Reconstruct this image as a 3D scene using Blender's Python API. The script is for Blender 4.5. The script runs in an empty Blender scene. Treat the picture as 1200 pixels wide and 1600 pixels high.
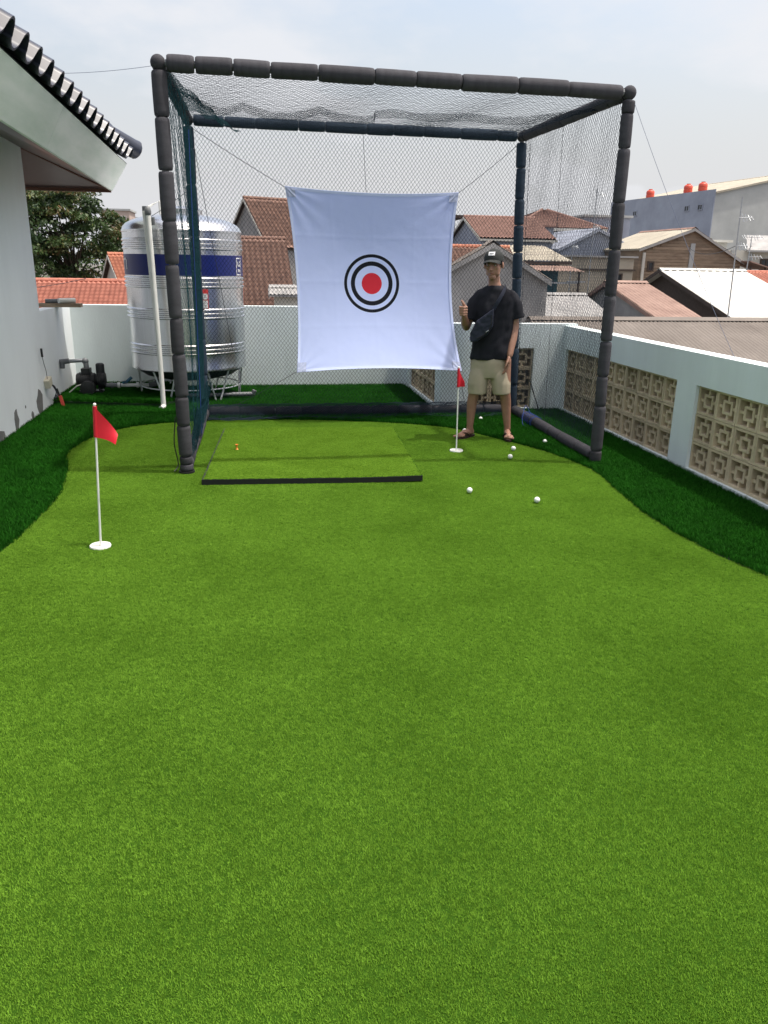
import bpy, bmesh, math, random
import numpy as np
from mathutils import Vector, Matrix
R = math.radians
rng = random.Random(7)
nrng = np.random.default_rng(11)
scene = bpy.context.scene
COL = scene.collection

# ------------------------------------------------------------------ camera
cam_d = bpy.data.cameras.new('camera'); cam = bpy.data.objects.new('camera', cam_d); COL.objects.link(cam)
F_PX, PITCH, YAW, ROLL = 1211.36, 0.309516, 0.164879, 0.01646
cam_d.sensor_fit = 'VERTICAL'; cam_d.sensor_height = 24.0; cam_d.lens = 24.0 * F_PX / 1600.0
cam_d.clip_start = 0.05; cam_d.clip_end = 3000
_F = Vector((math.sin(YAW)*math.cos(PITCH), math.cos(YAW)*math.cos(PITCH), -math.sin(PITCH)))
_R = Vector((math.cos(YAW), -math.sin(YAW), 0)); _U = _R.cross(_F)
_R2 = _R*math.cos(ROLL) + _U*math.sin(ROLL); _U2 = -_R*math.sin(ROLL) + _U*math.cos(ROLL)
mw = Matrix.Identity(4)
for i in range(3):
    mw[i][0] = _R2[i]; mw[i][1] = _U2[i]; mw[i][2] = -_F[i]
mw.translation = (0, 0, 1.6)
cam.matrix_world = mw
scene.camera = cam

# ------------------------------------------------------------------ sky, sun, exposure
SUN_DIR = Vector((0.33, -0.065, 0.942)).normalized()          # towards the sun: high, to the right
SUN_EL = math.asin(SUN_DIR.z); SUN_AZ = math.atan2(SUN_DIR.x, SUN_DIR.y)
world = bpy.data.worlds.new('World'); scene.world = world; world.use_nodes = True
nt = world.node_tree; nt.nodes.clear()
def wn(t, **k):
    n = nt.nodes.new(t)
    for a, b in k.items(): setattr(n, a, b)
    return n
sky = wn('ShaderNodeTexSky', sky_type='NISHITA'); sky.sun_disc = False
sky.sun_elevation = SUN_EL; sky.sun_rotation = SUN_AZ; sky.air_density = 1.3; sky.dust_density = 8.0; sky.ozone_density = 1.0
bg1 = wn('ShaderNodeBackground'); bg1.inputs[1].default_value = 0.15
bg2 = wn('ShaderNodeBackground'); bg2.inputs[0].default_value = (0.95, 0.96, 1.0, 1); bg2.inputs[1].default_value = 0.49
tc = wn('ShaderNodeTexCoord'); mp = wn('ShaderNodeMapping'); mp.inputs['Scale'].default_value = (1.0, 1.0, 2.4)
n1 = wn('ShaderNodeTexNoise'); n1.inputs['Scale'].default_value = 3.2; n1.inputs['Detail'].default_value = 6; n1.inputs['Roughness'].default_value = 0.55
rp = wn('ShaderNodeValToRGB'); rp.color_ramp.elements[0].position = 0.40; rp.color_ramp.elements[0].color = (0.18, 0.18, 0.18, 1)
rp.color_ramp.elements[1].position = 0.62; rp.color_ramp.elements[1].color = (0.88, 0.88, 0.88, 1)
mx = wn('ShaderNodeMixShader'); wo = wn('ShaderNodeOutputWorld')
L = nt.links.new
L(tc.outputs['Generated'], mp.inputs['Vector']); L(mp.outputs[0], n1.inputs['Vector']); L(n1.outputs['Fac'], rp.inputs[0])
sx = wn('ShaderNodeSeparateXYZ'); L(tc.outputs['Generated'], sx.inputs[0])           # haze whitens the sky towards the horizon, all round
hzr = wn('ShaderNodeMapRange'); hzr.interpolation_type = 'SMOOTHSTEP'; hzr.inputs['From Min'].default_value = 0.42; hzr.inputs['From Max'].default_value = -0.02; hzr.inputs['To Min'].default_value = 0.0; hzr.inputs['To Max'].default_value = 0.90
L(sx.outputs['Z'], hzr.inputs['Value']); mxm = wn('ShaderNodeMath', operation='MAXIMUM'); L(rp.outputs[0], mxm.inputs[0]); L(hzr.outputs[0], mxm.inputs[1])
L(sky.outputs[0], bg1.inputs[0]); L(mxm.outputs[0], mx.inputs[0]); L(bg1.outputs[0], mx.inputs[1]); L(bg2.outputs[0], mx.inputs[2]); L(mx.outputs[0], wo.inputs[0])

sun_d = bpy.data.lights.new('sun', 'SUN'); sun_d.energy = 2.35; sun_d.angle = R(1.2); sun_d.color = (1.0, 0.95, 0.87)
sun = bpy.data.objects.new('sun', sun_d); COL.objects.link(sun)
sun.rotation_euler = SUN_DIR.to_track_quat('Z', 'Y').to_euler(); sun.location = (6, -2, 20)
scene.view_settings.view_transform = 'Standard'; scene.view_settings.look = 'None'
scene.view_settings.exposure = 0.90; scene.view_settings.gamma = 1.0; scene.view_settings.use_curve_mapping = False
scene.cycles.use_denoising = True
scene.cycles.max_bounces = 7; scene.cycles.diffuse_bounces = 3; scene.cycles.glossy_bounces = 3
scene.cycles.transparent_max_bounces = 8

# ------------------------------------------------------------------ materials
MATS = {}
def mat(name, col, rough=0.6, metal=0.0, var=0.0, vscale=6.0, bump=0.0, bscale=60.0, spec=0.4, col2=None, detail=5, stretch=None, coord='Object', coat=0.0):
    """principled material; the colour varies by a noise between col and col2 (or a darker col)"""
    if name in MATS: return MATS[name]
    m = bpy.data.materials.new(name); m.use_nodes = True; MATS[name] = m
    t = m.node_tree; b = t.nodes['Principled BSDF']
    b.inputs['Roughness'].default_value = rough; b.inputs['Metallic'].default_value = metal
    b.inputs['Specular IOR Level'].default_value = spec; b.inputs['Coat Weight'].default_value = coat
    b.inputs['Base Color'].default_value = (*col, 1)
    lk = t.links.new
    tcn = t.nodes.new('ShaderNodeTexCoord'); vec = tcn.outputs[coord]
    if stretch:
        mpn = t.nodes.new('ShaderNodeMapping'); mpn.inputs['Scale'].default_value = stretch
        lk(vec, mpn.inputs['Vector']); vec = mpn.outputs[0]
    if var > 0 or col2:
        n = t.nodes.new('ShaderNodeTexNoise'); n.inputs['Scale'].default_value = vscale; n.inputs['Detail'].default_value = detail
        n.inputs['Roughness'].default_value = 0.6
        lk(vec, n.inputs['Vector'])
        r = t.nodes.new('ShaderNodeValToRGB'); r.color_ramp.elements[0].position = 0.32; r.color_ramp.elements[1].position = 0.68
        c2 = col2 if col2 else tuple(c*(1-var) for c in col)
        r.color_ramp.elements[0].color = (*c2, 1); r.color_ramp.elements[1].color = (*col, 1)
        lk(n.outputs['Fac'], r.inputs[0]); lk(r.outputs[0], b.inputs['Base Color'])
    if bump > 0:
        n2 = t.nodes.new('ShaderNodeTexNoise'); n2.inputs['Scale'].default_value = bscale; n2.inputs['Detail'].default_value = 4
        lk(vec, n2.inputs['Vector'])
        bp = t.nodes.new('ShaderNodeBump'); bp.inputs['Strength'].default_value = bump; bp.inputs['Distance'].default_value = 0.01
        lk(n2.outputs['Fac'], bp.inputs['Height']); lk(bp.outputs[0], b.inputs['Normal'])
    return m

def piece_tone(m, lo, hi):
    """every piece that shares this material gets its own slight tone"""
    t = m.node_tree; b = t.nodes['Principled BSDF']; src = b.inputs['Base Color'].links[0].from_socket
    oi = t.nodes.new('ShaderNodeObjectInfo'); mr = t.nodes.new('ShaderNodeMapRange'); mr.inputs['To Min'].default_value = lo; mr.inputs['To Max'].default_value = hi
    hs = t.nodes.new('ShaderNodeHueSaturation'); t.links.new(oi.outputs['Random'], mr.inputs['Value']); t.links.new(mr.outputs[0], hs.inputs['Value'])
    t.links.new(src, hs.inputs['Color']); t.links.new(hs.outputs[0], b.inputs['Base Color'])
def turf_mat(name, c_lo, c_hi, scale):
    m = bpy.data.materials.new(name); m.use_nodes = True; t = m.node_tree; b = t.nodes['Principled BSDF']; lk = t.links.new
    g = t.nodes.new('ShaderNodeNewGeometry')
    n = t.nodes.new('ShaderNodeTexNoise'); n.inputs['Scale'].default_value = scale; n.inputs['Detail'].default_value = 6; n.inputs['Roughness'].default_value = 0.7
    lk(g.outputs['Position'], n.inputs['Vector'])
    oi = t.nodes.new('ShaderNodeObjectInfo')
    a = t.nodes.new('ShaderNodeMath'); a.operation = 'MULTIPLY_ADD'; a.inputs[1].default_value = 0.34; lk(oi.outputs['Random'], a.inputs[0])
    s = t.nodes.new('ShaderNodeMath'); s.operation = 'MULTIPLY_ADD'; s.inputs[1].default_value = 1.5; s.inputs[2].default_value = -0.45
    lk(n.outputs['Fac'], s.inputs[0]); lk(s.outputs[0], a.inputs[2])
    at = t.nodes.new('ShaderNodeAttribute'); at.attribute_name = 'tone'
    a2 = t.nodes.new('ShaderNodeMath'); a2.operation = 'MULTIPLY_ADD'; a2.inputs[1].default_value = 0.42; lk(at.outputs['Fac'], a2.inputs[0]); lk(a.outputs[0], a2.inputs[2])
    r = t.nodes.new('ShaderNodeValToRGB'); r.color_ramp.elements[0].color = (*c_lo, 1); r.color_ramp.elements[1].color = (*c_hi, 1)
    r.color_ramp.elements[0].position = 0.1; r.color_ramp.elements[1].position = 0.95
    lk(a2.outputs[0], r.inputs[0]); lk(r.outputs[0], b.inputs['Base Color'])
    b.inputs['Roughness'].default_value = 0.75; b.inputs['Specular IOR Level'].default_value = 0.06
    tr = t.nodes.new('ShaderNodeBsdfTranslucent'); lk(r.outputs[0], tr.inputs[0])
    mxs = t.nodes.new('ShaderNodeMixShader'); mxs.inputs[0].default_value = 0.25
    lk(b.outputs[0], mxs.inputs[1]); lk(tr.outputs[0], mxs.inputs[2]); lk(mxs.outputs[0], t.nodes['Material Output'].inputs[0])
    MATS[name] = m; return m

WHITE = mat('white_paint', (0.80, 0.88, 0.88), 0.75, var=0.09, vscale=1.6, stretch=(2.2, 2.2, 0.6), bump=0.15, bscale=35)
WALLL = mat('house_paint', (0.87, 0.92, 0.94), 0.75, var=0.07, vscale=1.1, stretch=(2.2, 2.2, 0.6), bump=0.12, bscale=30)
FOAM = mat('grey_foam', (0.060, 0.059, 0.068), 0.85, var=0.35, vscale=6, bump=0.35, bscale=160, spec=0.25)
NETM = mat('net_cord', (0.014, 0.022, 0.032), 0.9, spec=0.05)
NETG = mat('net_cord_green', (0.012, 0.042, 0.052), 0.9, spec=0.05)
BLOCK = mat('cast_stone', (0.66, 0.55, 0.375), 0.9, col2=(0.50, 0.405, 0.27), vscale=7, bump=0.5, bscale=50, coord='Object')
BLACK = mat('black_rubber', (0.012, 0.012, 0.013), 0.6, var=0.3, vscale=20)
STEEL = mat('stainless', (0.70, 0.71, 0.73), 0.27, metal=1.0, var=0.12, vscale=3, stretch=(14, 14, 0.5), bump=0.02, bscale=3)
BLUE = mat('blue_band', (0.006, 0.016, 0.15), 0.35, var=0.15, vscale=3)
PVCW = mat('white_pvc', (0.72, 0.73, 0.70), 0.4, var=0.12, vscale=8)
PVCG = mat('grey_pvc', (0.16, 0.17, 0.18), 0.5, var=0.2, vscale=10)
CEM = mat('bare_cement', (0.37, 0.36, 0.35), 0.92, col2=(0.25, 0.245, 0.24), vscale=1.1, bump=0.4, bscale=20)
CEMB = mat('blue_grey_cement', (0.34, 0.37, 0.435), 0.9, col2=(0.255, 0.275, 0.33), vscale=0.35, detail=9, bump=0.3, bscale=8)
CEML = mat('light_cement', (0.42, 0.43, 0.42), 0.9, col2=(0.33, 0.34, 0.335), vscale=0.4, bump=0.3, bscale=8)
TILEB = mat('brown_tile', (0.27, 0.155, 0.115), 0.8, col2=(0.16, 0.095, 0.075), vscale=3.0, detail=8)
TILEP = mat('pink_brown_tile', (0.31, 0.18, 0.145), 0.8, col2=(0.22, 0.125, 0.10), vscale=2.0, detail=8)
TILER = mat('red_tile', (0.50, 0.19, 0.13), 0.75, col2=(0.36, 0.13, 0.09), vscale=2.4, detail=8)
TILEO = mat('orange_tile', (0.48, 0.19, 0.11), 0.75, col2=(0.36, 0.13, 0.08), vscale=2.4, detail=8)
ASB = mat('asbestos_sheet', (0.195, 0.17, 0.15), 0.9, col2=(0.14, 0.12, 0.105), vscale=0.8, detail=8)
TANR = mat('tan_sheet', (0.42, 0.38, 0.30), 0.85, col2=(0.32, 0.285, 0.23), vscale=0.6, detail=8)
WHITER = mat('white_sheet', (0.62, 0.62, 0.58), 0.6, col2=(0.50, 0.49, 0.45), vscale=0.5, detail=8)
RUST = mat('rusty_sheet', (0.32, 0.215, 0.175), 0.85, col2=(0.20, 0.125, 0.10), vscale=0.8, detail=8)
BRICKY = mat('weathered_block', (0.31, 0.235, 0.165), 0.92, col2=(0.19, 0.14, 0.10), vscale=0.9, detail=9, stretch=(1, 1, 4.5), bump=0.5, bscale=12)
PALE = mat('pale_plaster', (0.60, 0.58, 0.52), 0.85, col2=(0.47, 0.45, 0.40), vscale=0.7, detail=8)
TANW = mat('tan_plaster', (0.46, 0.40, 0.31), 0.88, col2=(0.37, 0.32, 0.25), vscale=0.7, detail=8)
TEAL = mat('teal_paint', (0.055, 0.15, 0.18), 0.7, col2=(0.04, 0.10, 0.125), vscale=1.5)
DARK = mat('dark_glass', (0.02, 0.025, 0.03), 0.15)
TIMBER = mat('dark_timber', (0.075, 0.055, 0.045), 0.8, var=0.3, vscale=6)
GALV = mat('galvanised', (0.38, 0.40, 0.42), 0.45, metal=0.7, var=0.2, vscale=8)

piece_tone(BLOCK, 0.80, 1.12); piece_tone(FOAM, 0.82, 1.2); piece_tone(BRICKY, 0.75, 1.15)
# ------------------------------------------------------------------ mesh helpers
class MB:
    def __init__(s): s.v = []; s.f = []
    def add(s, vs, fs):
        o = len(s.v); s.v += [tuple(v) for v in vs]; s.f += [tuple(i+o for i in f) for f in fs]; return s
    def box(s, lo, hi, M=None):
        x0, y0, z0 = lo; x1, y1, z1 = hi
        vs = [Vector(p) for p in ((x0,y0,z0),(x1,y0,z0),(x1,y1,z0),(x0,y1,z0),(x0,y0,z1),(x1,y0,z1),(x1,y1,z1),(x0,y1,z1))]
        if M is not None: vs = [M @ v for v in vs]
        return s.add(vs, [(0,3,2,1),(4,5,6,7),(0,1,5,4),(1,2,6,5),(2,3,7,6),(3,0,4,7)])
    def tube(s, pts, r, n=8, caps=True):
        pts = [Vector(p) for p in pts]; rs = r if isinstance(r, (list, tuple)) else [r]*len(pts)
        o = len(s.v); prev = None
        for i, p in enumerate(pts):
            d = (pts[min(i+1, len(pts)-1)] - pts[max(i-1, 0)]).normalized()
            if prev is None: a = d.orthogonal().normalized()
            else:
                a = prev - d*prev.dot(d); a = a.normalized() if a.length > 1e-6 else d.orthogonal().normalized()
            prev = a; b = d.cross(a)
            for k in range(n):
                t = 2*math.pi*k/n; s.v.append(tuple(p + (a*math.cos(t) + b*math.sin(t))*rs[i]))
        for i in range(len(pts)-1):
            for k in range(n):
                k2 = (k+1) % n; s.f.append((o+i*n+k, o+i*n+k2, o+(i+1)*n+k2, o+(i+1)*n+k))
        if caps:
            s.f.append(tuple(o+k for k in reversed(range(n)))); e = o+(len(pts)-1)*n; s.f.append(tuple(e+k for k in range(n)))
        return s
    def lathe(s, prof, n=24, M=None):
        o = len(s.v)
        for (r, z) in prof:
            for k in range(n):
                t = 2*math.pi*k/n; v = Vector((r*math.cos(t), r*math.sin(t), z))
                s.v.append(tuple(M @ v if M is not None else v))
        for i in range(len(prof)-1):
            for k in range(n):
                k2 = (k+1) % n; s.f.append((o+i*n+k, o+i*n+k2, o+(i+1)*n+k2, o+(i+1)*n+k))
        s.f.append(tuple(o+k for k in reversed(range(n)))); e = o+(len(prof)-1)*n; s.f.append(tuple(e+k for k in range(n)))
        return s
    def ball(s, c, r, n=12, m=8, M=None):
        c = Vector(c); rr = r if isinstance(r, (tuple, list)) else (r, r, r)
        o = len(s.v)
        T = M if M is not None else Matrix.Identity(3)
        s.v.append(tuple(c + T @ Vector((0, 0, -rr[2]))))
        for i in range(1, m):
            ph = -math.pi/2 + math.pi*i/m
            for k in range(n):
                t = 2*math.pi*k/n
                s.v.append(tuple(c + T @ Vector((rr[0]*math.cos(ph)*math.cos(t), rr[1]*math.cos(ph)*math.sin(t), rr[2]*math.sin(ph)))))
        s.v.append(tuple(c + T @ Vector((0, 0, rr[2]))))
        top = len(s.v)-1
        for k in range(n):
            k2 = (k+1) % n
            s.f.append((o, o+1+k2, o+1+k)); s.f.append((top, top-n+k, top-n+k2))
        for i in range(m-2):
            for k in range(n):
                k2 = (k+1) % n; a = o+1+i*n
                s.f.append((a+k, a+k2, a+n+k2, a+n+k))
        return s
    def prism(s, poly, axis, a0, a1):
        """poly: 2d outline; extruded along axis ('x': poly is (y,z), 'y': (x,z), 'z': (x,y))"""
        def P(p, a): return {'x': (a, p[0], p[1]), 'y': (p[0], a, p[1]), 'z': (p[0], p[1], a)}[axis]
        n = len(poly); vs = [P(p, a0) for p in poly] + [P(p, a1) for p in poly]
        fs = [tuple(range(n)), tuple(range(2*n-1, n-1, -1))] + [(i, i+n, (i+1) % n + n, (i+1) % n) for i in range(n)]
        return s.add(vs, fs)
    def mesh(s, name, smooth=False):
        me = bpy.data.meshes.new(name); me.from_pydata(s.v, [], s.f); me.validate()
        bm = bmesh.new(); bm.from_mesh(me); bmesh.ops.recalc_face_normals(bm, faces=bm.faces); bm.to_mesh(me); bm.free()
        if smooth:
            me.polygons.foreach_set('use_smooth', [True]*len(me.polygons))
            try: me.set_sharp_from_angle(angle=R(40))
            except Exception: pass
        return me
    def build(s, name, m, parent=None, smooth=False):
        return link(name, s.mesh(name, smooth), m, parent)

def link(name, me, m=None, parent=None):
    o = bpy.data.objects.new(name, me); COL.objects.link(o)
    if m is not None and not me.materials: me.materials.append(m)
    if parent is not None: o.parent = parent
    return o
def tag(o, label=None, cat=None, group=None, kind=None):
    if label: o['label'] = label
    if cat: o['category'] = cat
    if group: o['group'] = group
    if kind: o['kind'] = kind
    return o
def empty(name, label, cat, loc=(0, 0, 0), rz=0.0, group=None):
    o = bpy.data.objects.new(name, None); COL.objects.link(o); o.location = loc; o.rotation_euler = (0, 0, rz)
    o.empty_display_size = 0.2
    return tag(o, label, cat, group)
def inst(name, me, parent, loc, rot=(0, 0, 0), scale=(1, 1, 1)):
    o = bpy.data.objects.new(name, me); COL.objects.link(o); o.parent = parent
    o.location = loc; o.rotation_euler = rot; o.scale = scale; return o
def fast_mesh(name, V, Q):
    me = bpy.data.meshes.new(name); V = np.ascontiguousarray(V, np.float32); Q = np.ascontiguousarray(Q, np.int32)
    me.vertices.add(len(V)); me.vertices.foreach_set('co', V.ravel())
    k = Q.shape[1]; me.loops.add(Q.size); me.loops.foreach_set('vertex_index', Q.ravel())
    me.polygons.add(len(Q)); me.polygons.foreach_set('loop_start', np.arange(0, Q.size, k, dtype=np.int32))
    me.update(calc_edges=True); return me

# ================================================================== SETTING
GZ = -6.5
g = MB().box((-700, -300, GZ-0.5), (900, 1500, GZ)).build('ground', mat('street_ground', (0.16, 0.15, 0.135), 0.95, var=0.4, vscale=0.15, detail=8))
tag(g, kind='structure')
slab = MB().box((-2.55, -4.0, GZ+0.01), (3.62, 10.74, -0.032)).build('terrace_slab', CEM); tag(slab, kind='structure')

# green outline (smooth closed curve)
def catmull(pts, per=8):
    out = []
    for i in range(len(pts)-1):
        p0 = pts[max(i-1, 0)]; p1 = pts[i]; p2 = pts[i+1]; p3 = pts[min(i+2, len(pts)-1)]
        for k in range(per):
            t = k/per
            out.append(tuple(0.5*((2*b) + (c-a)*t + (2*a-5*b+4*c-d)*t*t + (-a+3*b-3*c+d)*t**3) for a, b, c, d in zip(p0, p1, p2, p3)))
    out.append(pts[-1]); return out
edge = catmull([(-2.1, -0.5), (-1.95, 1.5), (-1.72, 3.2), (-1.50, 4.3), (-1.43, 4.92), (-1.42, 5.56), (-1.51, 6.28), (-1.63, 6.86), (-1.56, 7.45), (-1.28, 7.95), (-0.86, 8.17),
                (-0.3, 8.26), (0.5, 8.2), (1.3, 8.0), (1.94, 7.66), (2.33, 7.02), (2.60, 6.45), (2.72, 5.86), (2.66, 5.29), (2.59, 4.67), (2.61, 4.15), (2.68, 3.72), (2.83, 3.3), (3.1, 2.6), (3.25, 1.5), (3.3, -0.5)])
def grid_plane(name, x0, x1, y0, y1, z, m): return MB().box((x0, y0, z-0.02), (x1, y1, z)).build(name, m)
FRB = mat('fringe_backing', (0.008, 0.035, 0.008), 0.95, var=0.3, vscale=30)
GRB = mat('green_backing', (0.032, 0.080, 0.008), 0.95, spec=0.0, var=0.3, vscale=120)
fr = grid_plane('fringe_turf_base', -2.3, 3.48, -3.0, 10.6, -0.010, FRB); tag(fr, kind='structure')
mb = MB(); n = len(edge)
mb.v = [(x, y, 0.0) for x, y in edge] + [(x, y, -0.008) for x, y in edge]
mb.f = [tuple(range(n)), tuple(range(2*n-1, n-1, -1))] + [(i, (i+1) % n, n+(i+1) % n, n+i) for i in range(n)]
gr = mb.build('putting_green', GRB); tag(gr, kind='structure')
# low turfed step in the far left corner
st = MB().prism([(-2.29, 9.28), (-1.1, 9.0), (-0.95, 9.2), (-0.95, 10.59), (-2.29, 10.59)], 'z', -0.005, 0.055).build('turfed_step', FRB); tag(st, kind='structure')

# ------------------------------------------------------------------ artificial turf piles (uncountable: stuff)
def in_poly(P, poly):
    x, y = P[:, 0], P[:, 1]; ins = np.zeros(len(P), bool); pl = np.array(poly); j = len(pl)-1
    for i in range(len(pl)):
        xi, yi = pl[i]; xj, yj = pl[j]
        c = ((yi > y) != (yj > y)) & (x < (xj-xi)*(y-yi)/(yj-yi+1e-12)+xi); ins ^= c; j = i
    return ins
def clump_collection(name, m, count, nb, rad, h0, h1, w, lean):
    c = bpy.data.collections.new(name)
    for q in range(count):
        r = np.random.default_rng(100+q+len(name)); V = []; Fq = []; tone = []
        for b in range(nb):
            a = r.uniform(0, 2*math.pi); d = rad*math.sqrt(r.uniform()); bx, by = d*math.cos(a), d*math.sin(a)
            h = r.uniform(h0, h1); t = r.uniform(0, 2*math.pi); ln = lean*r.uniform(0.2, 1.0)*h; lx, ly = ln*math.cos(t), ln*math.sin(t)
            s = t + math.pi/2 + r.uniform(-0.6, 0.6); wx, wy = w/2*math.cos(s), w/2*math.sin(s); o = len(V); ww = r.uniform(0.7, 1.2)
            for f, zz, k in ((0, 0, 1.0), (0.35, 0.62, 0.95), (1.0, 1.0, 0.45)):
                V += [(bx+lx*f-wx*k*ww, by+ly*f-wy*k*ww, h*zz), (bx+lx*f+wx*k*ww, by+ly*f+wy*k*ww, h*zz)]
            Fq += [(o, o+1, o+3, o+2), (o+2, o+3, o+5, o+4)]; tone += [r.uniform()]*6
        me = fast_mesh('turf_tuft', np.array(V), np.array(Fq)); me.materials.append(m)
        at = me.attributes.new('tone', 'FLOAT', 'POINT'); at.data.foreach_set('value', np.array(tone, np.float32))
        o = bpy.data.objects.new('turf_tuft', me); c.objects.link(o)
    return c
PILES = []
def scatter(name, P, coll, smin, smax, m):
    me = bpy.data.meshes.new(name); me.vertices.add(len(P)); me.vertices.foreach_set('co', np.ascontiguousarray(P, np.float32).ravel()); me.update()
    me.materials.append(m)
    o = bpy.data.objects.new(name, me); COL.objects.link(o)
    ng = bpy.data.node_groups.new(name, 'GeometryNodeTree')
    ng.interface.new_socket('Geometry', in_out='INPUT', socket_type='NodeSocketGeometry'); ng.interface.new_socket('Geometry', in_out='OUTPUT', socket_type='NodeSocketGeometry')
    gi = ng.nodes.new('NodeGroupInput'); go = ng.nodes.new('NodeGroupOutput'); ip = ng.nodes.new('GeometryNodeInstanceOnPoints')
    ci = ng.nodes.new('GeometryNodeCollectionInfo'); ci.inputs['Collection'].default_value = coll; ci.inputs['Separate Children'].default_value = True; ci.inputs['Reset Children'].default_value = True
    rv = ng.nodes.new('FunctionNodeRandomValue'); rv.data_type = 'FLOAT_VECTOR'; rv.inputs[0].default_value = (-0.12, -0.12, 0); rv.inputs[1].default_value = (0.12, 0.12, 6.2832)
    rs = ng.nodes.new('FunctionNodeRandomValue'); rs.data_type = 'FLOAT'; rs.inputs[2].default_value = smin; rs.inputs[3].default_value = smax
    k = ng.links.new
    k(gi.outputs[0], ip.inputs['Points']); k(ci.outputs[0], ip.inputs['Instance']); ip.inputs['Pick Instance'].default_value = True
    k(rv.outputs[0], ip.inputs['Rotation']); k(rs.outputs[1], ip.inputs['Scale']); k(ip.outputs[0], go.inputs[0])
    md = o.modifiers.new('pile', 'NODES'); md.node_group = ng; md.show_viewport = False; PILES.append(md)
    return o
def jitter_grid(x0, x1, y0, y1, s, z=0.0):
    X, Y = np.meshgrid(np.arange(x0, x1, s), np.arange(y0, y1, s)); P = np.stack([X.ravel(), Y.ravel()], 1)
    P += nrng.uniform(-0.5, 0.5, P.shape)*s; return np.column_stack([P, np.full(len(P), z)])
def in_view(P, m=0.7):
    """keep the part of the pile around the camera's field, with a margin for a step to the side"""
    ax = math.tan(0.462); dy = P[:, 1]
    c = np.tan(YAW)*dy
    return (dy > 0.75) & (np.abs(P[:, 0]-c) < ax*dy*1.12 + m)
T_GREEN = turf_mat('putting_turf', (0.086, 0.192, 0.013), (0.210, 0.395, 0.041), 1.4)
T_MAT = turf_mat('mat_turf', (0.115, 0.232, 0.014), (0.215, 0.390, 0.038), 4.0)
T_DARK = turf_mat('fringe_turf', (0.004, 0.033, 0.002), (0.017, 0.110, 0.007), 2.0)
cg = clump_collection('putting_tufts', T_GREEN, 6, 46, 0.0145, 0.0035, 0.0068, 0.0011, 0.75)
cm = clump_collection('mat_tufts', T_MAT, 5, 34, 0.0145, 0.003, 0.006, 0.0014, 1.0)
cd = clump_collection('fringe_tufts', T_DARK, 5, 22, 0.020, 0.018, 0.038, 0.0026, 0.8)
MAT_C, MAT_A = (0.462, 6.63), R(-3.0)
def in_mat(P, m=0.0):
    dx, dy = P[:, 0]-MAT_C[0], P[:, 1]-MAT_C[1]; c, s = math.cos(-MAT_A), math.sin(-MAT_A)
    lx, ly = dx*c-dy*s, dx*s+dy*c
    return (np.abs(lx) < 0.835+m) & (np.abs(ly) < 0.945+m)
P = jitter_grid(-2.3, 3.4, 0.7, 8.3, 0.0150); P = P[in_poly(P, edge) & in_view(P) & ~in_mat(P, -0.01)]
for cx_, cy_ in ((-0.935, 4.465), (1.76, 6.65)): P = P[np.hypot(P[:, 0]-cx_, P[:, 1]-cy_) > 0.072]
tag(scatter('putting_turf_pile', P, cg, 0.8, 1.25, T_GREEN), 'short light green artificial putting turf covering the terrace', 'grass', kind='stuff')
P = jitter_grid(-2.28, 3.47, 3.0, 10.58, 0.021); inner = in_poly(P, edge)
stp = in_poly(P, [(-2.29, 9.28), (-1.1, 9.0), (-0.95, 9.2), (-0.95, 10.59), (-2.29, 10.59)])
P[stp, 2] = 0.055
P = P[~inner & in_view(P, 1.2) & ~((P[:, 0] > 2.0) & (P[:, 1] > 8.56))]
tag(scatter('fringe_turf_pile', P, cd, 0.8, 1.3, T_DARK), 'taller dark green artificial grass fringe around the putting green', 'grass', kind='stuff')

# ------------------------------------------------------------------ parapet walls with cast breeze blocks
def breeze_mesh(w, h, d):
    """block in the x-z plane, depth along +y; square in square with L shaped openings"""
    b = MB(); fw, fh = w*0.092, h*0.092
    x = [-w/2, -w/2+fw, -w*0.235, -w*0.145, w*0.145, w*0.235, w/2-fw, w/2]
    z = [-h/2, -h/2+fh, -h*0.235, -h*0.145, h*0.145, h*0.235, h/2-fh, h/2]
    e = 0.002
    def bar(x0, x1, z0, z1, y0, y1): b.box((x0, y0, z0), (x1, y1, z1))
    bar(x[0]+e, x[1], z[0]+e, z[7]-e, 0, d); bar(x[6], x[7]-e, z[0]+e, z[7]-e, 0, d)
    bar(x[1], x[6], z[0]+e, z[1], 0, d); bar(x[1], x[6], z[6], z[7]-e, 0, d)
    i = 0.010
    bar(x[2], x[3], z[2], z[5], i, d-i); bar(x[4], x[5], z[2], z[5], i, d-i); bar(x[3], x[4], z[2], z[3], i, d-i); bar(x[3], x[4], z[4], z[5], i, d-i)
    t = w*0.045
    bar(-t, t, z[1], z[2], i+0.004, d-i); bar(-t, t, z[5], z[6], i+0.004, d-i); bar(x[1], x[2], -t, t, i+0.004, d-i); bar(x[5], x[6], -t, t, i+0.004, d-i)
    bar(x[1], x[6], z[1], z[6], d-i+0.001, d-0.001)
    return b.mesh('breeze_block')
ZB, ZT = 0.035, 0.715
def block_panel(wall, n, L0, ang, origin, d=0.122):
    w = L0/n; h = (ZT-ZB)/3; me = breeze_mesh(w, h, d); me.materials.append(BLOCK)
    ax = Vector((math.cos(ang), math.sin(ang), 0))
    for j in range(3):
        for i in range(n):
            p = Vector(origin) + ax*(w*(i+0.5)) + Vector((0, 0, ZB + h*(j+0.5)))
            inst('breeze_block', me, wall, p + Vector((-math.sin(ang), math.cos(ang), 0))*rng.uniform(0, 0.005), (0, 0, ang))
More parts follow.
